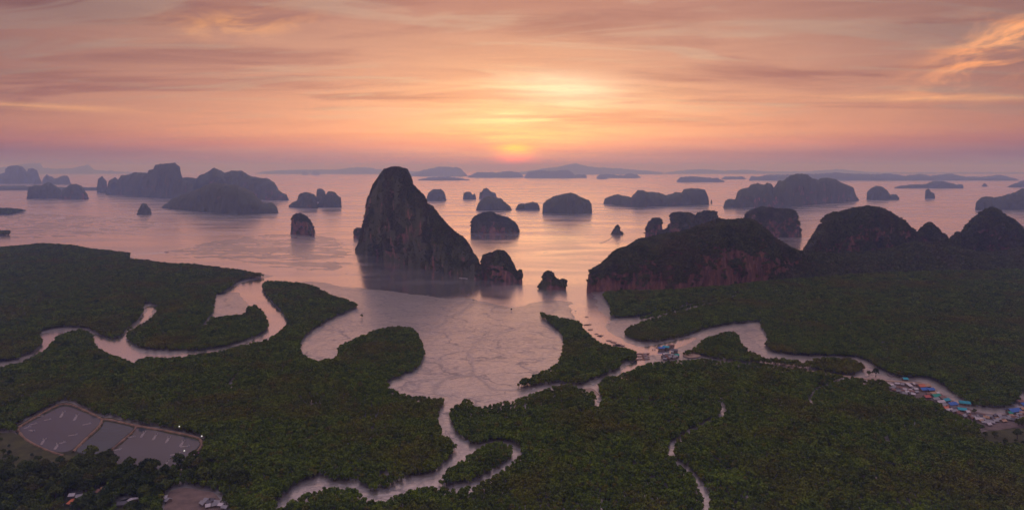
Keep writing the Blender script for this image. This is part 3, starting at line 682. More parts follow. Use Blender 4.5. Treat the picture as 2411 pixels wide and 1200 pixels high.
FOREST = [
 ('A', [(-500, 610), (-200, 594), (0, 580), (40, 577), (100, 573), (170, 577), (215, 584), (290, 592), (306, 598), (304, 607), (330, 610), (400, 617), (470, 622), (560, 634), (633, 646), (620, 653), (590, 657), (562, 664), (545, 676), (522, 690), (507, 696), (505, 715), (502, 745), (545, 739), (578, 735), (582, 722), (600, 717), (618, 730), (627, 748), (632, 765), (622, 780), (595, 795), (560, 807), (520, 817), (460, 824), (400, 826), (350, 822), (318, 812), (300, 797), (302, 780), (330, 762), (358, 744), (372, 724), (352, 714), (336, 717), (338, 732), (326, 752), (300, 774), (285, 789), (268, 798), (245, 792), (222, 781), (200, 772), (150, 770), (110, 776), (90, 783), (98, 800), (95, 815), (75, 830), (40, 842), (0, 852), (-500, 900)]),
 ('B', [(-700, 930), (-300, 900), (0, 860), (50, 850), (78, 838), (95, 828), (115, 815), (130, 797), (150, 783), (190, 775), (215, 783), (220, 800), (232, 818), (262, 832), (290, 845), (310, 850), (318, 858), (330, 843), (405, 842), (470, 834), (540, 820), (580, 808), (620, 798), (650, 785), (672, 765), (678, 755), (665, 735), (645, 715), (628, 695), (618, 675), (622, 662), (640, 658), (700, 664), (740, 672), (760, 685), (800, 700), (830, 708), (843, 718), (835, 728), (800, 742), (770, 757), (735, 778), (712, 800), (705, 820), (715, 835), (745, 848), (762, 847), (795, 838), (798, 815), (820, 802), (860, 785), (900, 772), (940, 767), (970, 772), (985, 790), (995, 815), (1000, 835), (993, 855), (975, 875), (950, 888), (925, 893), (912, 905), (908, 912), (930, 918), (975, 930), (1020, 933), (1050, 938), (1048, 950), (1033, 970), (1030, 985), (1035, 1005), (1050, 1028), (1070, 1045), (1075, 1060), (1062, 1075), (1050, 1088), (1030, 1105), (1010, 1118), (960, 1123), (938, 1140), (890, 1158), (868, 1150), (850, 1140), (820, 1133), (740, 1130), (700, 1143), (665, 1170), (640, 1195), (600, 1300), (-900, 1300)]),
 ('C', [(1060, 965), (1075, 950), (1090, 942), (1105, 940), (1118, 955), (1150, 953), (1200, 940), (1260, 922), (1320, 905), (1350, 905), (1370, 915), (1390, 925), (1402, 912), (1420, 890), (1460, 880), (1500, 862), (1530, 850), (1580, 848), (1640, 843), (1700, 847), (1790, 854), (1860, 863), (2000, 885), (2060, 894), (2090, 899), (2098, 922), (2150, 932), (2185, 938), (2215, 952), (2225, 966), (2260, 981), (2300, 992), (2330, 1006), (2380, 1000), (2500, 1000), (3100, 1300), (650, 1300), (672, 1200), (695, 1178), (730, 1158), (790, 1146), (835, 1153), (860, 1172), (890, 1180), (930, 1170), (975, 1152), (1020, 1142), (1060, 1148), (1110, 1143), (1145, 1128), (1185, 1103), (1218, 1075), (1226, 1058), (1215, 1046), (1180, 1040), (1130, 1046), (1105, 1042), (1082, 1028), (1066, 1000), (1058, 975)]),
 ('D', [(1030, 1130), (1050, 1113), (1080, 1086), (1110, 1062), (1150, 1047), (1188, 1044), (1205, 1055), (1204, 1075), (1185, 1095), (1150, 1115), (1110, 1135), (1070, 1143), (1040, 1141)]),
 ('E', [(1270, 734), (1290, 739), (1345, 751), (1364, 756), (1374, 772), (1402, 797), (1440, 812), (1480, 820), (1498, 830), (1497, 848), (1465, 853), (1463, 865), (1420, 885), (1385, 900), (1360, 904), (1310, 900), (1270, 907), (1220, 913), (1208, 909), (1225, 897), (1270, 875), (1310, 855), (1322, 835), (1327, 800), (1312, 777), (1290, 760), (1272, 746)]),
 ('G', [(1420, 692), (1430, 684), (1520, 682), (1700, 672), (1860, 655), (2100, 640), (2500, 628), (3000, 640), (3000, 1000), (2450, 925), (2405, 945), (2370, 962), (2310, 959), (2260, 940), (2222, 910), (2190, 894), (2140, 890), (2100, 884), (2060, 864), (2030, 845), (1960, 839), (1870, 836), (1820, 828), (1800, 813), (1808, 795), (1800, 780), (1788, 768), (1800, 758), (1740, 762), (1680, 770), (1640, 782), (1600, 794), (1540, 804), (1490, 799), (1472, 788), (1470, 778), (1490, 765), (1520, 751), (1580, 737), (1680, 711), (1745, 690), (1738, 689), (1680, 707), (1600, 726), (1540, 740), (1480, 748), (1445, 747), (1428, 742), (1440, 730), (1424, 705)]),
 ('H', [(1640, 815), (1655, 800), (1690, 785), (1720, 778), (1735, 785), (1745, 805), (1760, 820), (1790, 835), (1830, 843), (1880, 850), (1893, 857), (1900, 850), (1950, 843), (2010, 845), (2030, 855), (2035, 870), (2020, 882), (1980, 883), (1900, 870), (1860, 863), (1780, 855), (1700, 848), (1640, 835), (1615, 838), (1605, 828)]),
 ('I', [(-200, 485), (0, 489), (40, 491), (72, 497), (40, 502), (0, 506), (-200, 508)]),
 ('J', [(-200, 536), (0, 541), (20, 541), (33, 547), (20, 554), (0, 556), (-200, 556)]),
]
HOLES = {
 'ponds': [(36, 1008), (60, 990), (120, 958), (148, 947), (172, 950), (238, 980), (262, 983), (320, 998), (410, 1014), (474, 1030), (484, 1046), (470, 1075), (415, 1108), (385, 1120), (300, 1120), (150, 1085), (60, 1045)],
 'meadow': [(-300, 1020), (0, 1018), (40, 1022), (90, 1040), (150, 1065), (175, 1085), (150, 1110), (60, 1118), (-300, 1130)],
 'yard': [(154, 1162), (182, 1160), (210, 1166), (214, 1195), (208, 1222), (160, 1222), (150, 1195)], 'yard2': [(224, 1150), (252, 1148), (254, 1176), (248, 1192), (228, 1192)], 'yard3': [(274, 1182), (322, 1174), (332, 1205), (330, 1226), (274, 1226)],
 'clear': [(385, 1168), (408, 1150), (440, 1144), (470, 1150), (500, 1156), (520, 1170), (530, 1190), (540, 1225), (390, 1225)], 'hut': [(440, 1066), (474, 1060), (480, 1078), (450, 1086)],
 'field': [(2310, 1018), (2350, 1012), (2411, 1007), (2600, 1010), (2600, 1075), (2411, 1058), (2340, 1058), (2310, 1045)],
}
CREEKS = [([(1392, 900), (1405, 925), (1408, 950), (1402, 965)], 3.2), ([(1405, 938), (1450, 943), (1530, 948), (1620, 946), (1690, 950), (1704, 968), (1698, 986), (1660, 1003), (1610, 1030), (1582, 1055), (1580, 1075), (1600, 1096), (1635, 1125), (1652, 1150), (1662, 1185), (1664, 1260)], 2.6),
          ([(2060, 893), (2000, 895), (1950, 910), (1915, 930), (1908, 955), (1930, 968), (1990, 972)], 1.8), ([(540, 915), (560, 885), (620, 872), (700, 880), (760, 870)], 1.6),
          ([(478, 775), (492, 758), (504, 742)], 3.0), ([(30, 668), (60, 680), (100, 690)], 3.0), ([(380, 715), (330, 700), (300, 690)], 2.0),
          ([(1990, 886), (2090, 898)], 2.0)]
CREEKS_W = [(world_poly(p, 4, False, 0.5), w) for p, w in CREEKS]
HOLES_W = {k_: world_poly(p, 4) for k_, p in HOLES.items()}
TREES = {}
def sample_band(y0, y1, s):
    Y0, Y1 = y0, y1
    xs = np.arange(-0.84 * Y1, 0.84 * Y1, s); ys = np.arange(Y0, Y1, s * 0.87)
    X, Y = np.meshgrid(xs, ys); X = X + (np.arange(len(ys)) % 2)[:, None] * s * 0.5
    X = X + rng.uniform(-.42, .42, X.shape) * s; Y = Y + rng.uniform(-.42, .42, X.shape) * s
    X, Y = X.ravel(), Y.ravel()
    k_ = np.abs(X) < 0.83 * Y
    return X[k_], Y[k_]
bands = [(440, 760, 3.35), (760, 1050, 3.8), (1050, 1500, 4.5), (1500, 2150, 5.9), (2400, 4500, 11.0)]
for nm, poly in FOREST:
    P_ = smooth_poly(poly, 3); acc = []
    jit = np.array([(x, y) for x, y in P_])
    ys_all = jit[:, 1]
    for y0, y1, s in bands:
        if nm in 'IJ' and y1 < 2000: continue
        X, Y = sample_band(y0, y1, s)
        sc = s / 4.3 * rng.uniform(0.70, 1.22, X.shape) * np.where(rng.uniform(0, 1, X.shape) < 0.03, 1.35, 1.0) * (1.0 if s < 7 else .9)
        wob = fbm(X / 11, Y / 11, oct=3) * 4.5
        xb, yb = CX + FPX * X / Y, HY + FPX * (CAM_H - 0.6) / (Y - wob)
        yt = HY + FPX * (CAM_H - 7.0 * sc) / (Y - wob)
        ok = inside(xb, yb, jit) & inside(xb, yt, jit)
        X, Y, sc = X[ok], Y[ok], sc[ok]
        for hk, hp in HOLES_W.items():
            if len(X) == 0: break
            ok = ~inside(X, Y, hp); X, Y, sc = X[ok], Y[ok], sc[ok]
        for p, w in CREEKS_W:
            if len(X) == 0: break
            ok = dist_line(X, Y, p) > w + 0.7; X, Y, sc = X[ok], Y[ok], sc[ok]
        if len(X):
            ok = (fbm(X / 7 + 31, Y / 7, oct=2) > -0.60) & (rng.uniform(0, 1, X.shape) > 0.03); X, Y, sc = X[ok], Y[ok], sc[ok]
            acc.append(np.stack([X, Y, sc], 1))
    TREES[nm] = np.concatenate(acc)

# canopy height varies in broad patches
def tree_arrays(T):
    X, Y, sc = T.T
    sc = sc * (1.0 + 0.28 * fbm(X / 45, Y / 45, oct=3) + 0.10 * fbm(X / 12, Y / 12, oct=2))
    z = np.maximum(gz(X, Y), 0.0) if len(X) else X
    return np.stack([X, Y, z], 1), sc
FNAMES = {'A': 'mangrove forest on the left-hand peninsula between creek and bay', 'B': 'broad mangrove forest filling the lower left around the shrimp ponds',
          'C': 'broad mangrove forest filling the lower right foreground', 'D': 'small oval mangrove islet inside a creek loop near bottom centre',
          'E': 'mangrove spit with a curved tip beside the moored boats', 'G': 'wide mangrove plain under the reddish headland on the right',
          'H': 'narrow mangrove island between creek and village road on the right', 'I': 'low mangrove strip at the left edge, upper one', 'J': 'low mangrove strip at the left edge, lower one'}
# the nearest mangroves in view are trees of their own
near = []
for nm in ('B', 'C'):
    T = TREES[nm]; inv = np.abs(T[:, 0]) < 0.775 * T[:, 1]
    yb = HY + FPX * CAM_H / T[:, 1]
    for i in np.nonzero(inv & (yb < 1225) & (yb > 1150))[0]: near.append((T[i, 1], nm, i))
near.sort(); near = near[:300]
drop = {'B': [], 'C': []}
for _, nm, i in near: drop[nm].append(i)
mproto = []
crown_me = [mk_mesh('crown', [(*CR[i], M['leaf'])]) for i in range(5)]
trunk_me = mk_mesh('trunk', [(*TRUNK, M['bark'])])
for nm in ('B', 'C'):
    ii = np.array(drop[nm], int)
    pts, sc = tree_arrays(TREES[nm][ii])
    for k_ in range(len(ii)):
        e = bpy.data.objects.new('mangrove_tree', None); COL.objects.link(e)
        e.location = pts[k_]; e.rotation_euler = (0, 0, random.uniform(0, 6.28)); e.scale = (sc[k_],) * 3
        tag(e, 'rounded dark green mangrove in the dense canopy along the bottom edge', 'tree', 'mangroves nearest the camera')
        for n_, me in (('crown', crown_me[k_ % 5]), ('trunk', trunk_me)):
            c = bpy.data.objects.new(n_, me); COL.objects.link(c); c.parent = e
    TREES[nm] = np.delete(TREES[nm], ii, 0)
for nm, T in TREES.items():
    pts, sc = tree_arrays(T)
    o = instancer('mangrove_forest', pts, rng.uniform(0, 6.28, len(pts)), sc, rng.integers(0, 5, len(pts)), proto_col)
    o['label'] = FNAMES[nm]
print('trees', {k_: len(v) for k_, v in TREES.items()})

# scrub on the nearer islands: real bushes over the rock
def scrub(o, n, smin, smax, thr=0.28, seed=1):
    me = o.data; nf = len(me.polygons)
    ar = np.zeros(nf); me.polygons.foreach_get('area', ar)
    ce = np.zeros(nf * 3); me.polygons.foreach_get('center', ce); ce = ce.reshape(-1, 3)
    no = np.zeros(nf * 3); me.polygons.foreach_get('normal', no); no = no.reshape(-1, 3)
    r_ = np.random.default_rng(seed)
    nz_ = np.abs(no[:, 2])
    bare = fbm(ce[:, 0] / 34 + 5, ce[:, 1] / 34, ce[:, 2] / 40, 4)
    rk = o.get('rock', .4)
    w = ar * (ce[:, 2] > 1.5) * np.clip((nz_ - thr) * 3 + 0.7 - rk - bare * 1.6, 0.02, 1.0)
    w[-2:] = 0
    pick = r_.choice(nf, n, p=w / w.sum())
    vc = np.zeros(len(me.vertices) * 3); me.vertices.foreach_get('co', vc); vc = vc.reshape(-1, 3)
    quads = np.array([me.polygons[int(q)].vertices[:4] for q in pick])
    u_, v_ = r_.uniform(0, 1, (2, n, 1)); q4 = vc[quads]
    pts = (q4[:, 0] * (1 - u_) + q4[:, 1] * u_) * (1 - v_) + (q4[:, 3] * (1 - u_) + q4[:, 2] * u_) * v_; pts[:, 2] -= 0.6
    v = instancer('scrub', pts, r_.uniform(0, 6.28, n), r_.uniform(smin, smax, n), r_.integers(0, 4, n), bush_col, o)
    return v
for key, n, a_, b_ in (('main', 9000, 0.9, 1.9), ('e1', 1600, 1.0, 2.0), ('e2', 700, 1.0, 1.9), ('d1', 700, 1.3, 2.4), ('side', 160, 1.4, 2.2), ('f6', 1600, 1.5, 2.8),
                       ('r1', 14000, 1.3, 2.6), ('r2', 9000, 1.5, 3.0), ('r3', 2200, 1.5, 2.8), ('r4', 7000, 1.5, 3.0), ('slope', 24000, 1.8, 3.4),
                       ('h1', 700, 1.8, 3.0), ('h2', 1500, 1.8, 3.2), ('n1', 1500, 1.8, 3.2), ('rk', 80, 1.2, 2.0)):
    scrub(ISL[key], n, a_, b_, seed=len(key) * 7 + n)
ISL['slope']['kind'] = 'structure'
# ------------------------------------------------------------------ helpers for built things
def box(x0, x1, y0, y1, z0, z1):
    v = [(x0, y0, z0), (x1, y0, z0), (x1, y1, z0), (x0, y1, z0), (x0, y0, z1), (x1, y0, z1), (x1, y1, z1), (x0, y1, z1)]
    return v, [(0, 3, 2, 1), (4, 5, 6, 7), (0, 1, 5, 4), (1, 2, 6, 5), (2, 3, 7, 6), (3, 0, 4, 7)]
def join(*ps):
    V_, F_ = [], []
    for v, f in ps:
        o = len(V_); V_ += v; F_ += [tuple(i + o for i in q) for q in f]
    return V_, F_
def place(x, y, zmin=0.0):
    X, Y = G(x, y, 0.6)
    z = float(gz(X, Y))
    return (X, Y, max(z, zmin))
def sheet(name, poly, mat, z, n=5, kind='structure', parent=None):
    w = world_poly(poly, n, True, z)
    me = bpy.data.meshes.new(name); me.from_pydata([(x, y, z) for x, y in w], [], [tuple(range(len(w)))])
    me.materials.append(mat)
    if me.polygons[0].normal.z < 0: me.flip_normals()
    o = bpy.data.objects.new(name, me); COL.objects.link(o)
    if kind: tag(o, kind=kind)
    return o
def ribbon(name, line, width, mat, z0, h, n=6, jitter=0.0, top=0.45):
    """bank or road: a trapezoid run along a photo line"""
    w = world_poly(line, n, False, z0)
    V_, F_ = [], []
    for i, (x, y) in enumerate(w):
        a = w[max(i - 1, 0)]; b = w[min(i + 1, len(w) - 1)]
        d = b - a; d /= np.linalg.norm(d) + 1e-9; nx, ny = -d[1], d[0]
        ww = width * (1 + jitter * math.sin(i * 1.7) * .5 + jitter * random.uniform(-.5, .5))
        for s_, zz in ((-.5, z0 - .6), (-.5 * top, z0 + h), (.5 * top, z0 + h), (.5, z0 - .6)):
            V_.append((x + nx * ww * s_, y + ny * ww * s_, zz))
    for i in range(len(w) - 1):
        for k_ in range(3):
            F_.append((i * 4 + k_, (i + 1) * 4 + k_, (i + 1) * 4 + k_ + 1, i * 4 + k_ + 1))
    return mesh_obj(name, V_, F_, mat)

M['dike'] = plain('earth_bank', (0.27, 0.17, 0.115, 1), 0.95, 0.45, 0.2)
M['road'] = plain('dirt_road', (0.42, 0.29, 0.21, 1), 0.95, 0.15, 0.2)
M['sand'] = plain('bare_sand', (0.21, 0.145, 0.12, 1), 0.95, 0.3, 0.12)
M['grass'] = plain('dry_grass', (0.055, 0.054, 0.018, 1), 0.95, 0.6, 0.10)
M['wood'] = plain('weathered_wood', (0.13, 0.10, 0.09, 1), 0.85)
M['foam'] = plain('foam', (0.62, 0.56, 0.57, 1), 0.6, 0.2, 0.5)
M['white'] = plain('white_paint', (0.78, 0.76, 0.76, 1), 0.5, 0.05)
M['wallp'] = plain('plank_wall', (0.24, 0.19, 0.16, 1), 0.9)
ROOF = {k_: plain('roof_' + k_, c, 0.6, 0.2, 0.6) for k_, c in {
    'grey': (0.34, 0.32, 0.34, 1), 'pale': (0.62, 0.56, 0.57, 1), 'rust': (0.24, 0.12, 0.085, 1), 'orange': (0.62, 0.17, 0.075, 1),
    'blue': (0.055, 0.16, 0.50, 1), 'green': (0.02, 0.34, 0.24, 1), 'teal': (0.03, 0.36, 0.44, 1), 'tan': (0.50, 0.30, 0.18, 1), 'red': (0.50, 0.11, 0.085, 1), 'dark': (0.13, 0.115, 0.13, 1), 'pink': (0.55, 0.10, 0.42, 1)}.items()}
M['darkwater'] = water_mat('creek_pool', (0.12, 0.10, 0.10, 1), 0.12, 2.2, 0.05)

# ------------------------------------------------------------------ shrimp ponds at lower left
PZ = 1.5
pA = [(46, 1010), (62, 999), (120, 968), (145, 957), (166, 958), (205, 973), (236, 988), (228, 1003), (194, 1035), (160, 1062), (110, 1058), (66, 1036)]
pB = [(246, 993), (262, 994), (300, 1002), (314, 1009), (300, 1022), (262, 1054), (236, 1072), (196, 1066), (180, 1060), (205, 1036), (236, 1010)]
pC = [(330, 1007), (400, 1021), (455, 1033), (470, 1043), (458, 1060), (425, 1086), (395, 1108), (360, 1112), (300, 1098), (252, 1080), (268, 1062), (312, 1022)]
for i, p in enumerate((pA, pB, pC)): tag(sheet('shrimp_pond', p, M['pond2' if i == 1 else 'pond'], PZ + i * .006, 4), kind='structure')
# bed under the ponds so that nothing of the mud shows at the rim
sheet('pond_surround', HOLES['ponds'], M['grass'], PZ - 0.25, 4)
sheet('pool', [(122, 1092), (134, 1090), (140, 1096), (138, 1102), (124, 1103)], M['pond'], PZ, 4)
for ln, w_ in (([(40, 1009), (58, 996), (118, 962), (146, 951), (170, 953), (210, 970), (240, 986)], 2.9), ([(40, 1009), (62, 1034), (108, 1058), (150, 1072)], 2.8), ([(240, 988), (232, 1004), (198, 1036), (172, 1062)], 3.0),
               ([(238, 986), (262, 988), (320, 1001), (405, 1016), (460, 1028), (474, 1037)], 2.9), ([(320, 1004), (312, 1016), (264, 1057), (244, 1076)], 2.3), ([(474, 1036), (474, 1048), (462, 1064), (428, 1090), (396, 1114)], 3.0)):
    tag(ribbon('earth_bank', ln, w_, M['dike'], PZ, 0.7, 8, 0.5), kind='structure')

def make_aerator():
    r = empty('paddlewheel_aerator', (0, 0, 0))
    mesh_obj('frame', *join(box(-1.6, 1.6, -.08, .08, .25, .38), box(-.15, .15, -.6, .6, .25, .38)), M['wood'], r)
    for s_ in (-1.1, 1.1):
        mesh_obj('float', *box(s_ - .2, s_ + .2, -.8, .8, -.12, .2), M['white'], r)
        blades = [box(s_ - .3, s_ + .3, -.04 + .5 * math.cos(q), .04 + .5 * math.cos(q), .3 + .5 * math.sin(q) - .1, .3 + .5 * math.sin(q) + .1) for q in np.linspace(0, 6.28, 7)[:6]]
        mesh_obj('paddlewheel', *join(*blades), M['white'], r)
    return r
AER = [(100, 978, 20, -8), (118, 986, 16, -6), (85, 996, 18, -8), (70, 1004, 16, -9), (78, 1014, 10, 6), (105, 1033, 12, 18), (150, 969, 14, 14), (182, 976, 14, 14), (212, 996, 20, -8), (180, 1022, 22, -7), (152, 1040, 15, -9), (137, 1044, 14, 12),
       (316, 1027, 20, -3), (340, 1016, 10, 16), (368, 1022, 9, 18), (398, 1029, 9, 18), (432, 1037, 9, 18), (444, 1049, 22, -4), (422, 1067, 24, -8), (394, 1086, 22, -10), (368, 1098, 10, 10), (283, 1057, 18, -4)]
proto = None
foamV, foamF = [], []
for i, (x, y, l_, tl) in enumerate(AER):
    X, Y = G(x, y, PZ); X2, Y2 = G(x - l_ * .9, y + tl * -.45 if abs(tl) < 10 else y + 12, PZ)
    if abs(tl) >= 10: X2, Y2 = G(x - 8, y + 13, PZ)
    ang = math.atan2(Y2 - Y, X2 - X)
    lab = 'small white paddlewheel aerator at the head of a foam streak on the %s shrimp pond' % ('left' if x < 240 else 'right')
    if proto is None:
        proto = make_aerator(); tag(proto, lab, 'aerator', 'aerators on the left pond'); proto.location = (X, Y, PZ); proto.rotation_euler = (0, 0, ang + 1.57)
    else: copy_tree(proto, (X, Y, PZ), ang + 1.57, label=lab, group='aerators on the %s pond' % ('left' if x < 240 else 'right'))
    d = np.array((X2 - X, Y2 - Y)); n_ = np.array((-d[1], d[0])) / (np.linalg.norm(d) + 1e-6)
    k_ = len(foamV); m__ = 9
    for q in range(m__):
        s_ = q / (m__ - 1); w_ = 0.5 + 1.2 * s_ + random.uniform(-.15, .25)
        c_ = np.array((X, Y)) + d * s_ + n_ * random.uniform(-.2, .2)
        for sg in (-1, 1): foamV.append((*(c_ + n_ * sg * w_ * (1 - .5 * s_ ** 3)), PZ + .03))
    for q in range(m__ - 1): foamF.append((k_ + 2 * q, k_ + 2 * q + 1, k_ + 2 * q + 3, k_ + 2 * q + 2))
M_foam2, t = new_mat('thin_foam'); M['thinfoam'] = M_foam2
g = t.node('ShaderNodeNewGeometry')
nf_ = t.noise(g.outputs['Position'], 1.1, 4, .65)
principled(t, Base_Color=t.mix(t.mapr(nf_, .35, .65), (0.16, .14, .145, 1), (0.42, .38, .39, 1)), Roughness=.35, IOR=1.33)
tag(mesh_obj('foam', foamV, foamF, M['thinfoam']), kind='stuff')
# lamps on the banks
def lamp(x, y, lab):
    X, Y = G(x, y, PZ); r = empty('bank_lamp', (X, Y, PZ + .5)); tag(r, lab, 'lamp', 'lamps on the pond bank')
    mesh_obj('pole', *tube([(0, 0, 0), (0, 0, 3.6)], [.07, .05], 6), M['wood'], r)
    bm = bmesh.new(); bmesh.ops.create_icosphere(bm, subdivisions=2, radius=.55); me = bpy.data.meshes.new('globe'); bm.to_mesh(me); bm.free()
    me.materials.append(M['lamp']); g_ = bpy.data.objects.new('globe', me); COL.objects.link(g_); g_.parent = r; g_.location = (0, 0, 3.9)
M_l, t = new_mat('lamp_globe'); M['lamp'] = M_l
b_ = principled(t, Base_Color=(.9, .9, .85, 1), Roughness=.4); b_.inputs['Emission Color'].default_value = (1, .97, .9, 1); b_.inputs['Emission Strength'].default_value = 0.9
lamp(422, 1014, 'white globe lamp on the far bank of the right shrimp pond')
lamp(475, 1037, 'white globe lamp at the right corner of the shrimp ponds')
lamp(434, 1072, 'white globe lamp above the foam streak near the right pond bank')

# ------------------------------------------------------------------ clearings and road
sheet('meadow', HOLES['meadow'], M['grass'], 1.45, 4)
sheet('field', HOLES['field'], M['grass'], 1.45, 4)
sheet('sand_clearing', [(396, 1166), (410, 1152), (440, 1147), (470, 1153), (500, 1158), (516, 1172), (525, 1192), (534, 1220), (396, 1220)], M['sand'], 1.40, 4)
for k_ in ('yard', 'yard2', 'yard3'): sheet('yard_ground', HOLES[k_], M['grass'], 1.42, 4)
sheet('sand_patch', [(1608, 836), (1612, 829), (1628, 826), (1640, 830), (1650, 838), (1625, 842)], M['road'], 1.5, 4)
sheet('village_ground', [(2094, 903), (2130, 896), (2180, 903), (2230, 935), (2300, 968), (2360, 975), (2420, 968), (2500, 960), (2500, 1010), (2411, 1004), (2330, 1012), (2285, 992), (2240, 980), (2212, 958), (2180, 942), (2140, 937), (2100, 926)], plain('village_soil', (0.17, 0.125, 0.11, 1), .95, .3, .1), 1.62, 4)
tag(ribbon('village_road', [(1850, 866), (1900, 872), (1990, 885), (2060, 893), (2110, 897), (2150, 900), (2180, 904), (2196, 915), (2212, 930), (2240, 947), (2262, 963), (2284, 973)], 4.6, M['road'], 1.55, 0.25, 6, .1, .8), kind='structure')
tag(ribbon('sandbar', [(1413, 573), (1428, 567), (1438, 561), (1442, 556), (1438, 552)], 9.0, M['mud'], 0.15, 0.5, 8, .4), kind='structure')
tag(ribbon('sandbar', [(742, 553), (765, 549), (790, 547), (832, 545)], 7.0, M['mud'], 0.1, 0.4, 8, .5), kind='structure')
tag(ribbon('sandbar', [(655, 575), (675, 566), (690, 560)], 6.0, M['mud'], 0.1, 0.4, 8, .5), kind='structure')
for pl in ([(1375, 915), (1392, 913), (1404, 920), (1412, 930), (1398, 926)], [(1690, 992), (1697, 982), (1702, 982), (1699, 990), (1690, 998)], [(1574, 1066), (1580, 1064), (1584, 1078), (1582, 1086), (1576, 1076)], [(1655, 1165), (1660, 1163), (1662, 1195), (1657, 1198)]):
    sheet('creek_pool', pl, M['darkwater'], 0.75, 4)

# ------------------------------------------------------------------ houses
def make_house(roof, wall):
    r = empty('house', (0, 0, 0))
    wv = box(-.46, .46, -.42, .42, -.1, .62)
    w_ = mesh_obj('wall', *wv, wall, r)
    mesh_obj('door', *box(-.08, .08, -.433, -.42, 0, .42), M['wood'], r)
    for sx_ in (-.28, .28): mesh_obj('window', *box(sx_ - .07, sx_ + .07, -.431, -.42, .25, .45), ROOF['dark'], r)
    V_ = [(-.52, -.54, .56), (.52, -.54, .56), (.52, 0, 1.0), (-.52, 0, 1.0), (.52, .54, .56), (-.52, .54, .56)]
    V_ += [(x, y, z + .035) for x, y, z in V_]
    F_ = [(0, 3, 2, 1), (3, 5, 4, 2), (6, 7, 8, 9), (9, 8, 10, 11), (0, 1, 7, 6), (4, 5, 11, 10), (1, 2, 8, 7), (2, 4, 10, 8), (3, 0, 6, 9), (5, 3, 9, 11)]
    mesh_obj('roof', V_, F_, roof, r)
    # gable infill so that the roof space is closed
    mesh_obj('gable', [(-.46, -.42, .62), (-.46, .42, .62), (-.46, 0, .95), (.46, -.42, .62), (.46, .42, .62), (.46, 0, .95)], [(0, 2, 1), (3, 4, 5)], wall, r)
    return r
HP = {}
def house(x, y, kind, w, l_, h, rot, label, cat='house', group=None, name='house'):
    p = place(x, y, 1.0)
    if kind not in HP:
        o = HP[kind] = make_house(ROOF[kind], M['wallp'])
        o.location = p; o.rotation_euler = (0, 0, rot); o.scale = (w, l_, h)
    else: o = copy_tree(HP[kind], p, rot, (w, l_, h))
    o['label'] = label; o['category'] = cat
    if group: o['group'] = group
    elif 'group' in o: del o['group']
    return o
D_ = math.radians
VR = 'houses of the creek village on the right'
for x, y, kd, w, l_, h, ro, lab in (
    (2131, 897, 'teal', 6, 5, 4, 0, 'turquoise-roofed hut beside the road at the village entrance'),
    (2136, 910, 'pale', 4.5, 13, 4, 8, 'long narrow pale-roofed building end-on below the turquoise hut'),
    (2168, 914, 'orange', 8, 7, 4.5, 12, 'salmon-orange roofed house, left of the two topmost orange roofs'),
    (2180, 913, 'tan', 8, 7, 4.5, 10, 'light orange roofed house right beside the salmon roof'),
    (2175, 922, 'blue', 9, 6, 4.5, 10, 'blue-roofed house just below the orange roofs, left one'),
    (2190, 922, 'blue', 8.5, 6, 4.2, 12, 'blue-roofed house just below the orange roofs, right one'),
    (2196, 931, 'tan', 7, 6, 4, 14, 'tan-roofed house between blue and green roofs'),
    (2205, 930, 'pale', 6, 3.5, 3.5, 14, 'thin white roof strip beside the road above the green roof'),
    (2203, 938, 'green', 10, 7, 4.8, 14, 'bright emerald-green roofed house in the village row'),
    (2218, 941, 'rust', 7, 6, 4, 16, 'maroon roof right of the emerald-green one'),
    (2203, 944, 'grey', 8, 4.5, 3.8, 14, 'light grey roof directly below the emerald-green one'),
    (2182, 939, 'red', 7, 6, 4, 10, 'pinkish red roof left of the emerald-green one'),
    (2214, 951, 'pale', 9, 5, 4, 14, 'pale pink-white long roof below the row middle'),
    (2227, 947, 'teal', 8, 6, 4.2, 18, 'dull teal roof by the road, right of the pale long roof'),
    (2241, 957, 'blue', 10, 6.5, 4.6, 12, 'blue roof by the road, lowest blue roof of the left row'),
    (2244, 965, 'dark', 8, 6, 4, 14, 'dark grey roof below the lowest blue roof of the row'),
    (2227, 965, 'orange', 5, 5, 3.6, 0, 'small rusty orange roof at the forest side of the row'),
    (2234, 971, 'pale', 8, 5, 4, 14, 'whitish roof at the forest edge below the orange shack'),
    (2246, 973, 'grey', 8, 4.5, 4, 16, 'light grey roof at the forest edge right of the whitish one'),
    (2265, 969, 'teal', 8, 6, 4, -20, 'green-blue roof at the road bend near the row end'),
    (2278, 974, 'white' if False else 'pale', 4, 4, 3.4, 0, 'tiny bright roof at the end of the village road'),
    (2271, 954, 'teal', 10, 6, 4.4, -22, 'bright cyan-blue roof standing out over the creek mud'),
    (2304, 992, 'pale', 7, 5, 4, -10, 'bright white roof in the dark end of the village'),
    (2328, 1004, 'pale', 4.5, 4, 3.6, 10, 'small white roof lowest of the village by the field'),
    (2386, 973, 'blue', 13, 8, 5, 14, 'large blue roof with green edge beside the creek bend'),
    (2378, 977, 'green', 6, 4, 3.6, 14, 'small green lean-to roof against the large blue roof'),
    (2409, 957, 'blue', 7, 6, 4, 10, 'blue roof at the right picture edge above the large one'),
    (2402, 950, 'rust', 6, 5, 4, 0, 'rusty roof at the right edge across the creek')):
    house(x, y, kd, w, l_, h, D_(ro), lab, group=VR)
r_ = random.Random(3)
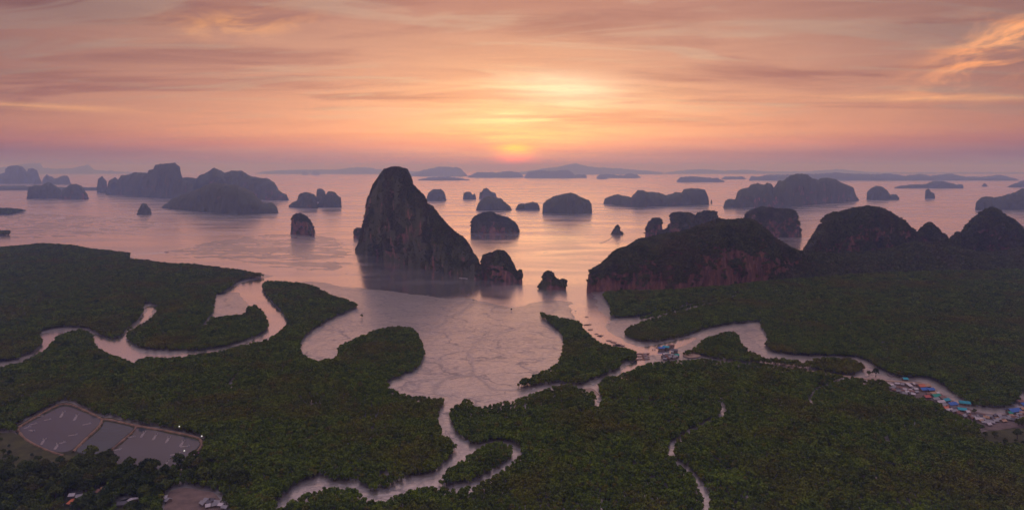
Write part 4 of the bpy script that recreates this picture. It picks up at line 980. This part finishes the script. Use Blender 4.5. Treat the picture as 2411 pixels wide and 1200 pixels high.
def shacks(pts, lab, grp, kinds=('grey', 'grey', 'pale', 'dark', 'rust')):
    for x, y in pts:
        kd = r_.choice(kinds); cn = {'grey': 'grey', 'pale': 'whitish', 'dark': 'dark', 'rust': 'rusty', 'tan': 'tan'}[kd]
        house(x + r_.uniform(-1.5, 1.5), y + r_.uniform(-1, 1), kd, r_.uniform(3.5, 6), r_.uniform(3.2, 5), r_.uniform(2.8, 3.8), r_.uniform(-.7, .7), lab % cn, 'shack', '%s %s' % (cn, grp), 'shack')
shacks([(2097, 911), (2100, 918), (2104, 922), (2106, 914), (2110, 920), (2114, 926), (2115, 916), (2119, 922), (2122, 930), (2124, 917), (2126, 925), (2129, 932), (2131, 920), (2134, 928), (2141, 922), (2143, 930), (2147, 926), (2148, 918), (2151, 932), (2156, 927), (2157, 920), (2123, 909), (2113, 907), (2150, 907)],
       'small %s-roofed shack in the jumble at the left village end', 'shacks at the left village end', ('grey', 'pale', 'pale', 'grey', 'dark', 'rust'))
shacks([(2193, 945), (2188, 932), (2226, 957), (2232, 961), (2255, 975), (2262, 981), (2268, 985), (2275, 980), (2283, 983), (2288, 988), (2220, 961), (2211, 935)], 'small %s-roofed shack squeezed between the coloured roofs', 'shacks among the coloured roofs')
shacks([(2296, 985), (2303, 983), (2311, 985), (2316, 981), (2322, 988), (2328, 984), (2334, 990), (2340, 983), (2346, 989), (2352, 984), (2358, 990), (2364, 986), (2371, 991), (2377, 987), (2384, 991), (2392, 984), (2400, 980), (2406, 976), (2310, 995), (2318, 998), (2324, 996), (2335, 999), (2398, 992), (2300, 988), (2307, 990), (2314, 990), (2331, 994), (2343, 995), (2350, 993), (2361, 995), (2368, 984), (2380, 982), (2388, 987), (2395, 988), (2404, 984), (2410, 988), (2410, 968), (2403, 964)],
       '%s-roofed shack in the long row by the creek bend', 'shacks by the creek bend', ('grey', 'rust', 'dark', 'grey', 'tan'))
shacks([(1564, 836), (1568, 842), (1573, 838), (1578, 844), (1582, 838), (1586, 846), (1575, 847), (1567, 847), (1560, 842), (1590, 843), (1583, 832)], 'small %s-roofed shack of the landing place at the creek fork', 'shacks at the creek fork', ('grey', 'pale', 'dark', 'rust', 'grey'))
VM = 'roofs at the creek fork'
house(1568, 821, 'teal', 9, 5.5, 4, D_(-20), 'bright turquoise roof over the water at the creek fork', group=VM)
house(1557, 823, 'blue', 9, 5, 3.6, D_(8), 'bluish grey roof left of the turquoise one at creek fork', group=VM)
house(1580, 817, 'rust', 9, 5, 3.6, D_(4), 'brown-red roof right of the turquoise one at creek fork', group=VM)
house(1588, 828, 'dark', 9, 6, 3.8, D_(-25), 'dark roof at the right end of the creek fork landing', group=VM)
house(1593, 840, 'green', 6, 5, 3.8, D_(10), 'green roof among shacks at the creek fork', group=VM)
HL = 'houses at the lower left'
for x, y, kd, w, l_, h, ro, lab in ((170, 1172, 'pale', 4.5, 4, 3.4, 10, 'small bluish white roof among trees, bottom left'), (172, 1187, 'orange', 3.2, 8, 3.4, -20, 'bright orange-red long roof among trees, bottom left'),
    (191, 1175, 'grey', 7, 5, 3.8, 25, 'grey-green roof right of the white one, bottom left'), (200, 1181, 'dark', 5, 4, 3.4, 20, 'dark roof beside the grey-green one, bottom left'),
    (235, 1163, 'rust', 4, 5, 3.6, -15, 'brownish roof in a gap of the trees, bottom left'), (244, 1157, 'tan', 4, 3, 3.4, 20, 'small tan roof above the brownish one, bottom left'),
    (311, 1187, 'pale', 4.2, 10, 4, -35, 'long white roof standing diagonally at the bottom edge'), (288, 1192, 'dark', 7, 5, 3.6, 12, 'dark roof left of the long white one'),
    (386, 1178, 'pale', 5, 4, 3.4, 15, 'whitish roof at the left rim of the sand clearing'), (396, 1183, 'grey', 3, 5, 3.2, -30, 'narrow grey roof at the left rim of the sand clearing'),
    (465, 1073, 'pink', 5, 4.5, 3.2, 10, 'magenta-pink hut beside the right shrimp pond'), (452, 1079, 'pale', 5, 3.4, 3, 20, 'whitish shelter next to the pink hut by the pond')):
    house(x, y, kd, w, l_, h, D_(ro), lab, group=HL)
shacks([(478, 1192), (486, 1184), (494, 1190), (500, 1182), (506, 1194), (512, 1188), (520, 1193), (490, 1197), (529, 1198)], 'small %s-roofed shack at the lower right of the sand clearing', 'shacks by the sand clearing', ('pale', 'grey', 'dark', 'grey'))

# ------------------------------------------------------------------ boats
def make_boat(hm, cm):
    r = empty('longtail_boat', (0, 0, 0))
    st = [(-5.0, .35, .75, .9), (-4.0, .75, .12, .75), (-1.5, 1.0, -.1, .62), (1.5, 1.0, -.1, .65), (3.6, .62, .05, .9), (5.0, .18, .6, 1.5), (5.6, .05, 1.3, 2.1)]
    V_, F_ = [], []
    for x, w_, zb, zt_ in st:
        V_ += [(x, -w_, zt_), (x, -w_ * .6, zb), (x, 0, zb - .12), (x, w_ * .6, zb), (x, w_, zt_), (x, w_ * .8, zt_ - .28 if 0 < st.index((x, w_, zb, zt_)) < 6 else zt_ - .05), (x, -w_ * .8, zt_ - .28 if 0 < st.index((x, w_, zb, zt_)) < 6 else zt_ - .05)]
    for i in range(6):
        for k_ in range(7):
            F_.append((i * 7 + k_, i * 7 + (k_ + 1) % 7, (i + 1) * 7 + (k_ + 1) % 7, (i + 1) * 7 + k_))
    F_ += [tuple(range(7)), tuple(range(48, 41, -1))]
    mesh_obj('hull', V_, F_, hm, r)
    arc = [(-.95 + 1.9 * q / 6, 1.75 + .28 * math.sin(math.pi * q / 6)) for q in range(7)]
    V2 = [(-2.8, y, z) for y, z in arc] + [(2.4, y, z) for y, z in arc] + [(-2.8, y, z + .06) for y, z in arc] + [(2.4, y, z + .06) for y, z in arc]
    F2 = [(i, i + 1, 8 + i, 7 + i) for i in range(6)] + [(14 + i, 21 + i, 22 + i, 15 + i) for i in range(6)]
    mesh_obj('canopy', V2, F2, cm, r)
    for px_ in (-2.7, 2.3):
        for py_ in (-.9, .9): mesh_obj('post', *box(px_ - .05, px_ + .05, py_ - .05, py_ + .05, .5, 1.78), M['wood'], r)
    mesh_obj('engine', *join(box(-4.9, -4.2, -.22, .22, .85, 1.35), box(-8.0, -4.6, -.04, .04, .7, .78)), ROOF['dark'], r)
    return r
bA = make_boat(M['wood'], ROOF['dark']); bB = make_boat(ROOF['rust'], ROOF['grey']); bC = make_boat(M['white'], M['white'])
usedb = set()
def boat(pr, x, y, rot, sc, label, group, z=0.02):
    X, Y = G(x, y, 0); z = max(z, float(gz(X, Y)) + .05)
    if pr.name not in usedb:
        usedb.add(pr.name); o = pr; o.location = (X, Y, z); o.rotation_euler = (0, 0, D_(rot)); o.scale = (sc,) * 3
    else: o = copy_tree(pr, (X, Y, z), D_(rot), sc)
    tag(o, label, 'boat', group); return o
MB_ = 'boats moored in the creek'
for x, y, ro, sc, lab in ((1381, 746, 5, .62, 'small dark boat farthest up the creek, moored alone'), (1380, 765, 0, .85, 'dark boat, left of a touching pair below the farthest boat'), (1387, 764, 8, .75, 'dark boat, right of a touching pair below the farthest boat'),
    (1390, 776, 5, .8, 'dark boat moored third along the mangrove spit'), (1404, 786, 0, .6, 'tiny dark boat midway along the mangrove spit'), (1411, 791, -35, .8, 'dark boat lying askew right of the tiny midway boat'), (1415, 790, 10, .7, 'dark boat touching the askew one midway along the spit'),
    (1433, 802, -5, .75, 'dark boat moored alone above the row near the spit end'), (1444, 806, -25, .9, 'dark boat, first of the diagonal row near the spit end'), (1450, 813, -10, .95, 'dark boat, lowest of the diagonal row near the spit end'), (1455, 811, -15, .9, 'dark boat in the middle of the diagonal row'), (1463, 814, -15, .95, 'dark boat, last of the diagonal row near the spit end')):
    boat(bA, x, y, ro, sc, lab, MB_)
for i, (x, y) in enumerate(((1506, 833), (1507, 839), (1506, 846))):
    boat(bB, x, y, 4 * i - 4, .9, ('upper', 'middle', 'lowest')[i] + ' brown longboat of the left stack at the creek fork', 'boats at the creek fork')
for i, (x, y) in enumerate(((1521, 833), (1519, 837), (1520, 842), (1521, 846))):
    boat(bB, x, y, 10 - 5 * i, .95, ('topmost', 'second', 'third', 'lowest')[i] + ' longboat of the right stack at the creek fork', 'boats at the creek fork')
boat(bB, 1537, 823, 80, .6, 'short boat seen end-on, left of an end-on pair at creek fork', 'boats at the creek fork')
boat(bB, 1542, 823, 85, .6, 'short boat seen end-on, right of an end-on pair at creek fork', 'boats at the creek fork')
boat(bA, 1551, 818, 0, .9, 'dark boat just left of the bluish roof at creek fork', 'boats at the creek fork')
for x, y, lab in ((1257, 918, 'white boat stranded in the muddy creek below the spit'), (1396, 906, 'small white boat where the narrow creek forks'), (1411, 947, 'white boat at the mouth of a thin side creek')):
    boat(bC, x, y, 8, .5, lab, 'white boats in the mud creeks')
for i, (x, y) in enumerate(((1083, 650), (1088, 651), (1094, 651), (1099, 652), (1119, 653))):
    boat(bC, x, y + 4, 10 * i, .55, 'tiny white boat moored at the foot of the tallest tower', 'boats below the tallest tower')
boat(bA, 392, 594, 4, 1.1, 'speeding dark boat trailing a long wake off the left peninsula', None)
boat(bA, 1441, 552, 10, 1.5, 'dark boat left of the lone thumb-shaped rock', None); boat(bA, 1466, 551, 0, 1.4, 'dark boat right of the lone thumb-shaped rock', None)
boat(bB, 2092, 884, 30, .6, 'boat aground on creek mud near the road, left one', None); boat(bB, 2098, 888, -30, .6, 'boat aground on creek mud near the road, lower one', None); boat(bB, 2104, 887, 60, .5, 'boat aground on creek mud near the road, right one', None)
# wake of the speeding boat
wk = []
for s_ in (-1, 1):
    o = ribbon('wake', [(390, 594.5), (360, 596.5 + s_ * .8), (330, 599 + s_ * 2.2), (305, 601 + s_ * 4)], 3.0, M['sea'], 0.0, 0.25, 8, .3); tag(o, kind='stuff')

# ------------------------------------------------------------------ broadleaf trees of the lower left and single trees
def limbs(seed, h):
    r2 = np.random.default_rng(seed); ps = [tube([(0, 0, -.6), (.1, .05, h * .4), (0, .1, h * .75)], [.45, .3, .14], 7)]
    for i in range(5):
        a = i * 1.26 + r2.uniform(-.3, .3); z0 = h * r2.uniform(.3, .5)
        ps.append(tube([(0, 0, z0), (1.3 * math.cos(a), 1.3 * math.sin(a), z0 + 1.2), (2.8 * math.cos(a), 2.8 * math.sin(a), z0 + 3.0)], [.2, .13, .05], 5))
    return join(*ps)
BT = []
for i in range(4):
    r2 = np.random.default_rng(90 + i); h = 11.0
    lb = [(0, 0, 8.0, 3.2)] + [(r2.uniform(2.0, 3.4) * math.cos(a), r2.uniform(2.0, 3.4) * math.sin(a), r2.uniform(4.6, 8.6), r2.uniform(1.5, 2.3)) for a in np.linspace(0, 6.28, 9)[:8]] + [(r2.uniform(-1, 1), r2.uniform(-1, 1), 10.2, 1.8)]
    e = empty('broadleaf_tree', (0, 0, 0))
    c = mesh_obj('crown', *crown(200 + i, 620, lb, 0.62), M['leaf2'], e)
    mesh_obj('trunk', *limbs(300 + i, h), M['bark'], e)
    BT.append(e)
usedt = [False] * 4; tcount = 0
def btree(x, y, sc, label, group=None, zmin=0.0):
    global tcount
    k_ = tcount % 4; tcount += 1
    p = place(x, y, zmin)
    if not usedt[k_]:
        usedt[k_] = True; o = BT[k_]; o.location = p; o.scale = (sc,) * 3; o.rotation_euler = (0, 0, random.uniform(0, 6.28))
    else: o = copy_tree(BT[k_], p, random.uniform(0, 6.28), sc)
    tag(o, label, 'tree', group); return o
hand = [(215, 1090, 1.35, 'big round tree in front of the left end of the middle pond'), (255, 1098, 1.25, 'dense dark tree hiding the lower middle pond'), (300, 1120, 1.3, 'tall light green tree in front of the right pond'),
        (345, 1125, 1.35, 'wide tree below the right shrimp pond'), (420, 1105, 1.2, 'bushy tree by the lower corner of the right pond'), (455, 1098, 1.2, 'bushy tree just below the pink hut'),
        (852, 749, .62, 'lone dark bush standing on the mudflat between two mangrove tips'), (2062, 888, .95, 'dark round tree on the creek mud beside the village road'), (2046, 886, .6, 'smaller tree left of the round one by the village road'),
        (2295, 975, .5, 'yellow-green bush at the end of the village road'), (2395, 1035, .9, 'dark upright tree in the grassy field at the right edge'), (1115, 708, .3, 'tiny bush on the mud below the blunt islet, left one'), (1204, 731, .4, 'tiny bush on the mud below the blunt islet, right one')]
for x, y, sc, lab in hand: btree(x, y, sc, lab)
acc = []
WG = 'broadleaf trees around the lower-left houses'
pw = world_poly([(-60, 1112), (80, 1112), (190, 1092), (300, 1118), (400, 1118), (470, 1092), (540, 1112), (585, 1140), (560, 1165), (530, 1150), (470, 1140), (400, 1140), (390, 1175), (340, 1215), (330, 1260), (-80, 1260)], 3)
xs_, ys_ = pw.T
tries = 0
roofs = [G(x, y) for x, y in ((170, 1172), (172, 1187), (191, 1175), (200, 1181), (235, 1163), (244, 1157), (311, 1187), (288, 1192), (386, 1178), (396, 1183))]
while len(acc) < 170 and tries < 9000:
    tries += 1
    X, Y = rng.uniform(xs_.min(), xs_.max()), rng.uniform(ys_.min(), ys_.max())
    if not inside(np.array([X]), np.array([Y]), pw)[0]: continue
    if any((X - a) ** 2 + (Y - b) ** 2 < 5.2 ** 2 for a, b in acc): continue
    if any(abs(X - a) < 6.0 and -17 < Y - b < 5 for a, b in roofs): continue
    acc.append((X, Y))
for X, Y in acc:
    x, y = CX + FPX * X / Y, HY + FPX * CAM_H / Y
    btree(x, y, random.uniform(.8, 1.3), 'bushy green tree in the mixed wood between shrimp ponds and bottom edge', WG)
for x, y in [(x, y) for x, y in [(random.uniform(0, 150), random.uniform(1040, 1108)) for _ in range(40)] if y > 1062 + (x - 40) * .35 or x < 35][:16]:
    btree(x, y, random.uniform(.25, .5), 'small bush scattered on the dry grass left of the ponds', 'bushes on the dry grass')
for x, y in [(random.uniform(2285, 2420), random.uniform(1018, 1062)) for _ in range(14)]:
    btree(x, y, random.uniform(.3, .6), 'small bush scattered over the field at the lower right', 'bushes on the field')
# ------------------------------------------------------------------ haze
hz, t = new_mat('haze_air')
t.n.clear()
pvn = t.node('ShaderNodeVolumePrincipled')
pvn.inputs['Color'].default_value = (0.31, 0.48, 1.0, 1)
pvn.inputs['Density'].default_value = 1.2e-4
pvn.inputs['Absorption Color'].default_value = (1, 1, 1, 1)
pvn.inputs['Anisotropy'].default_value = 0.6
o_ = t.node('ShaderNodeOutputMaterial'); t.l.new(pvn.outputs[0], o_.inputs['Volume'])
bx = 68000.0
v = [(sx_ * bx, (-5000 if sy_ < 0 else bx), (-6 if sz_ < 0 else 515)) for sx_ in (-1, 1) for sy_ in (-1, 1) for sz_ in (-1, 1)]
haze = mesh_obj('haze', v, [(0, 1, 3, 2), (4, 6, 7, 5), (0, 4, 5, 1), (2, 3, 7, 6), (0, 2, 6, 4), (1, 5, 7, 3)], hz)
tag(haze, kind='stuff')
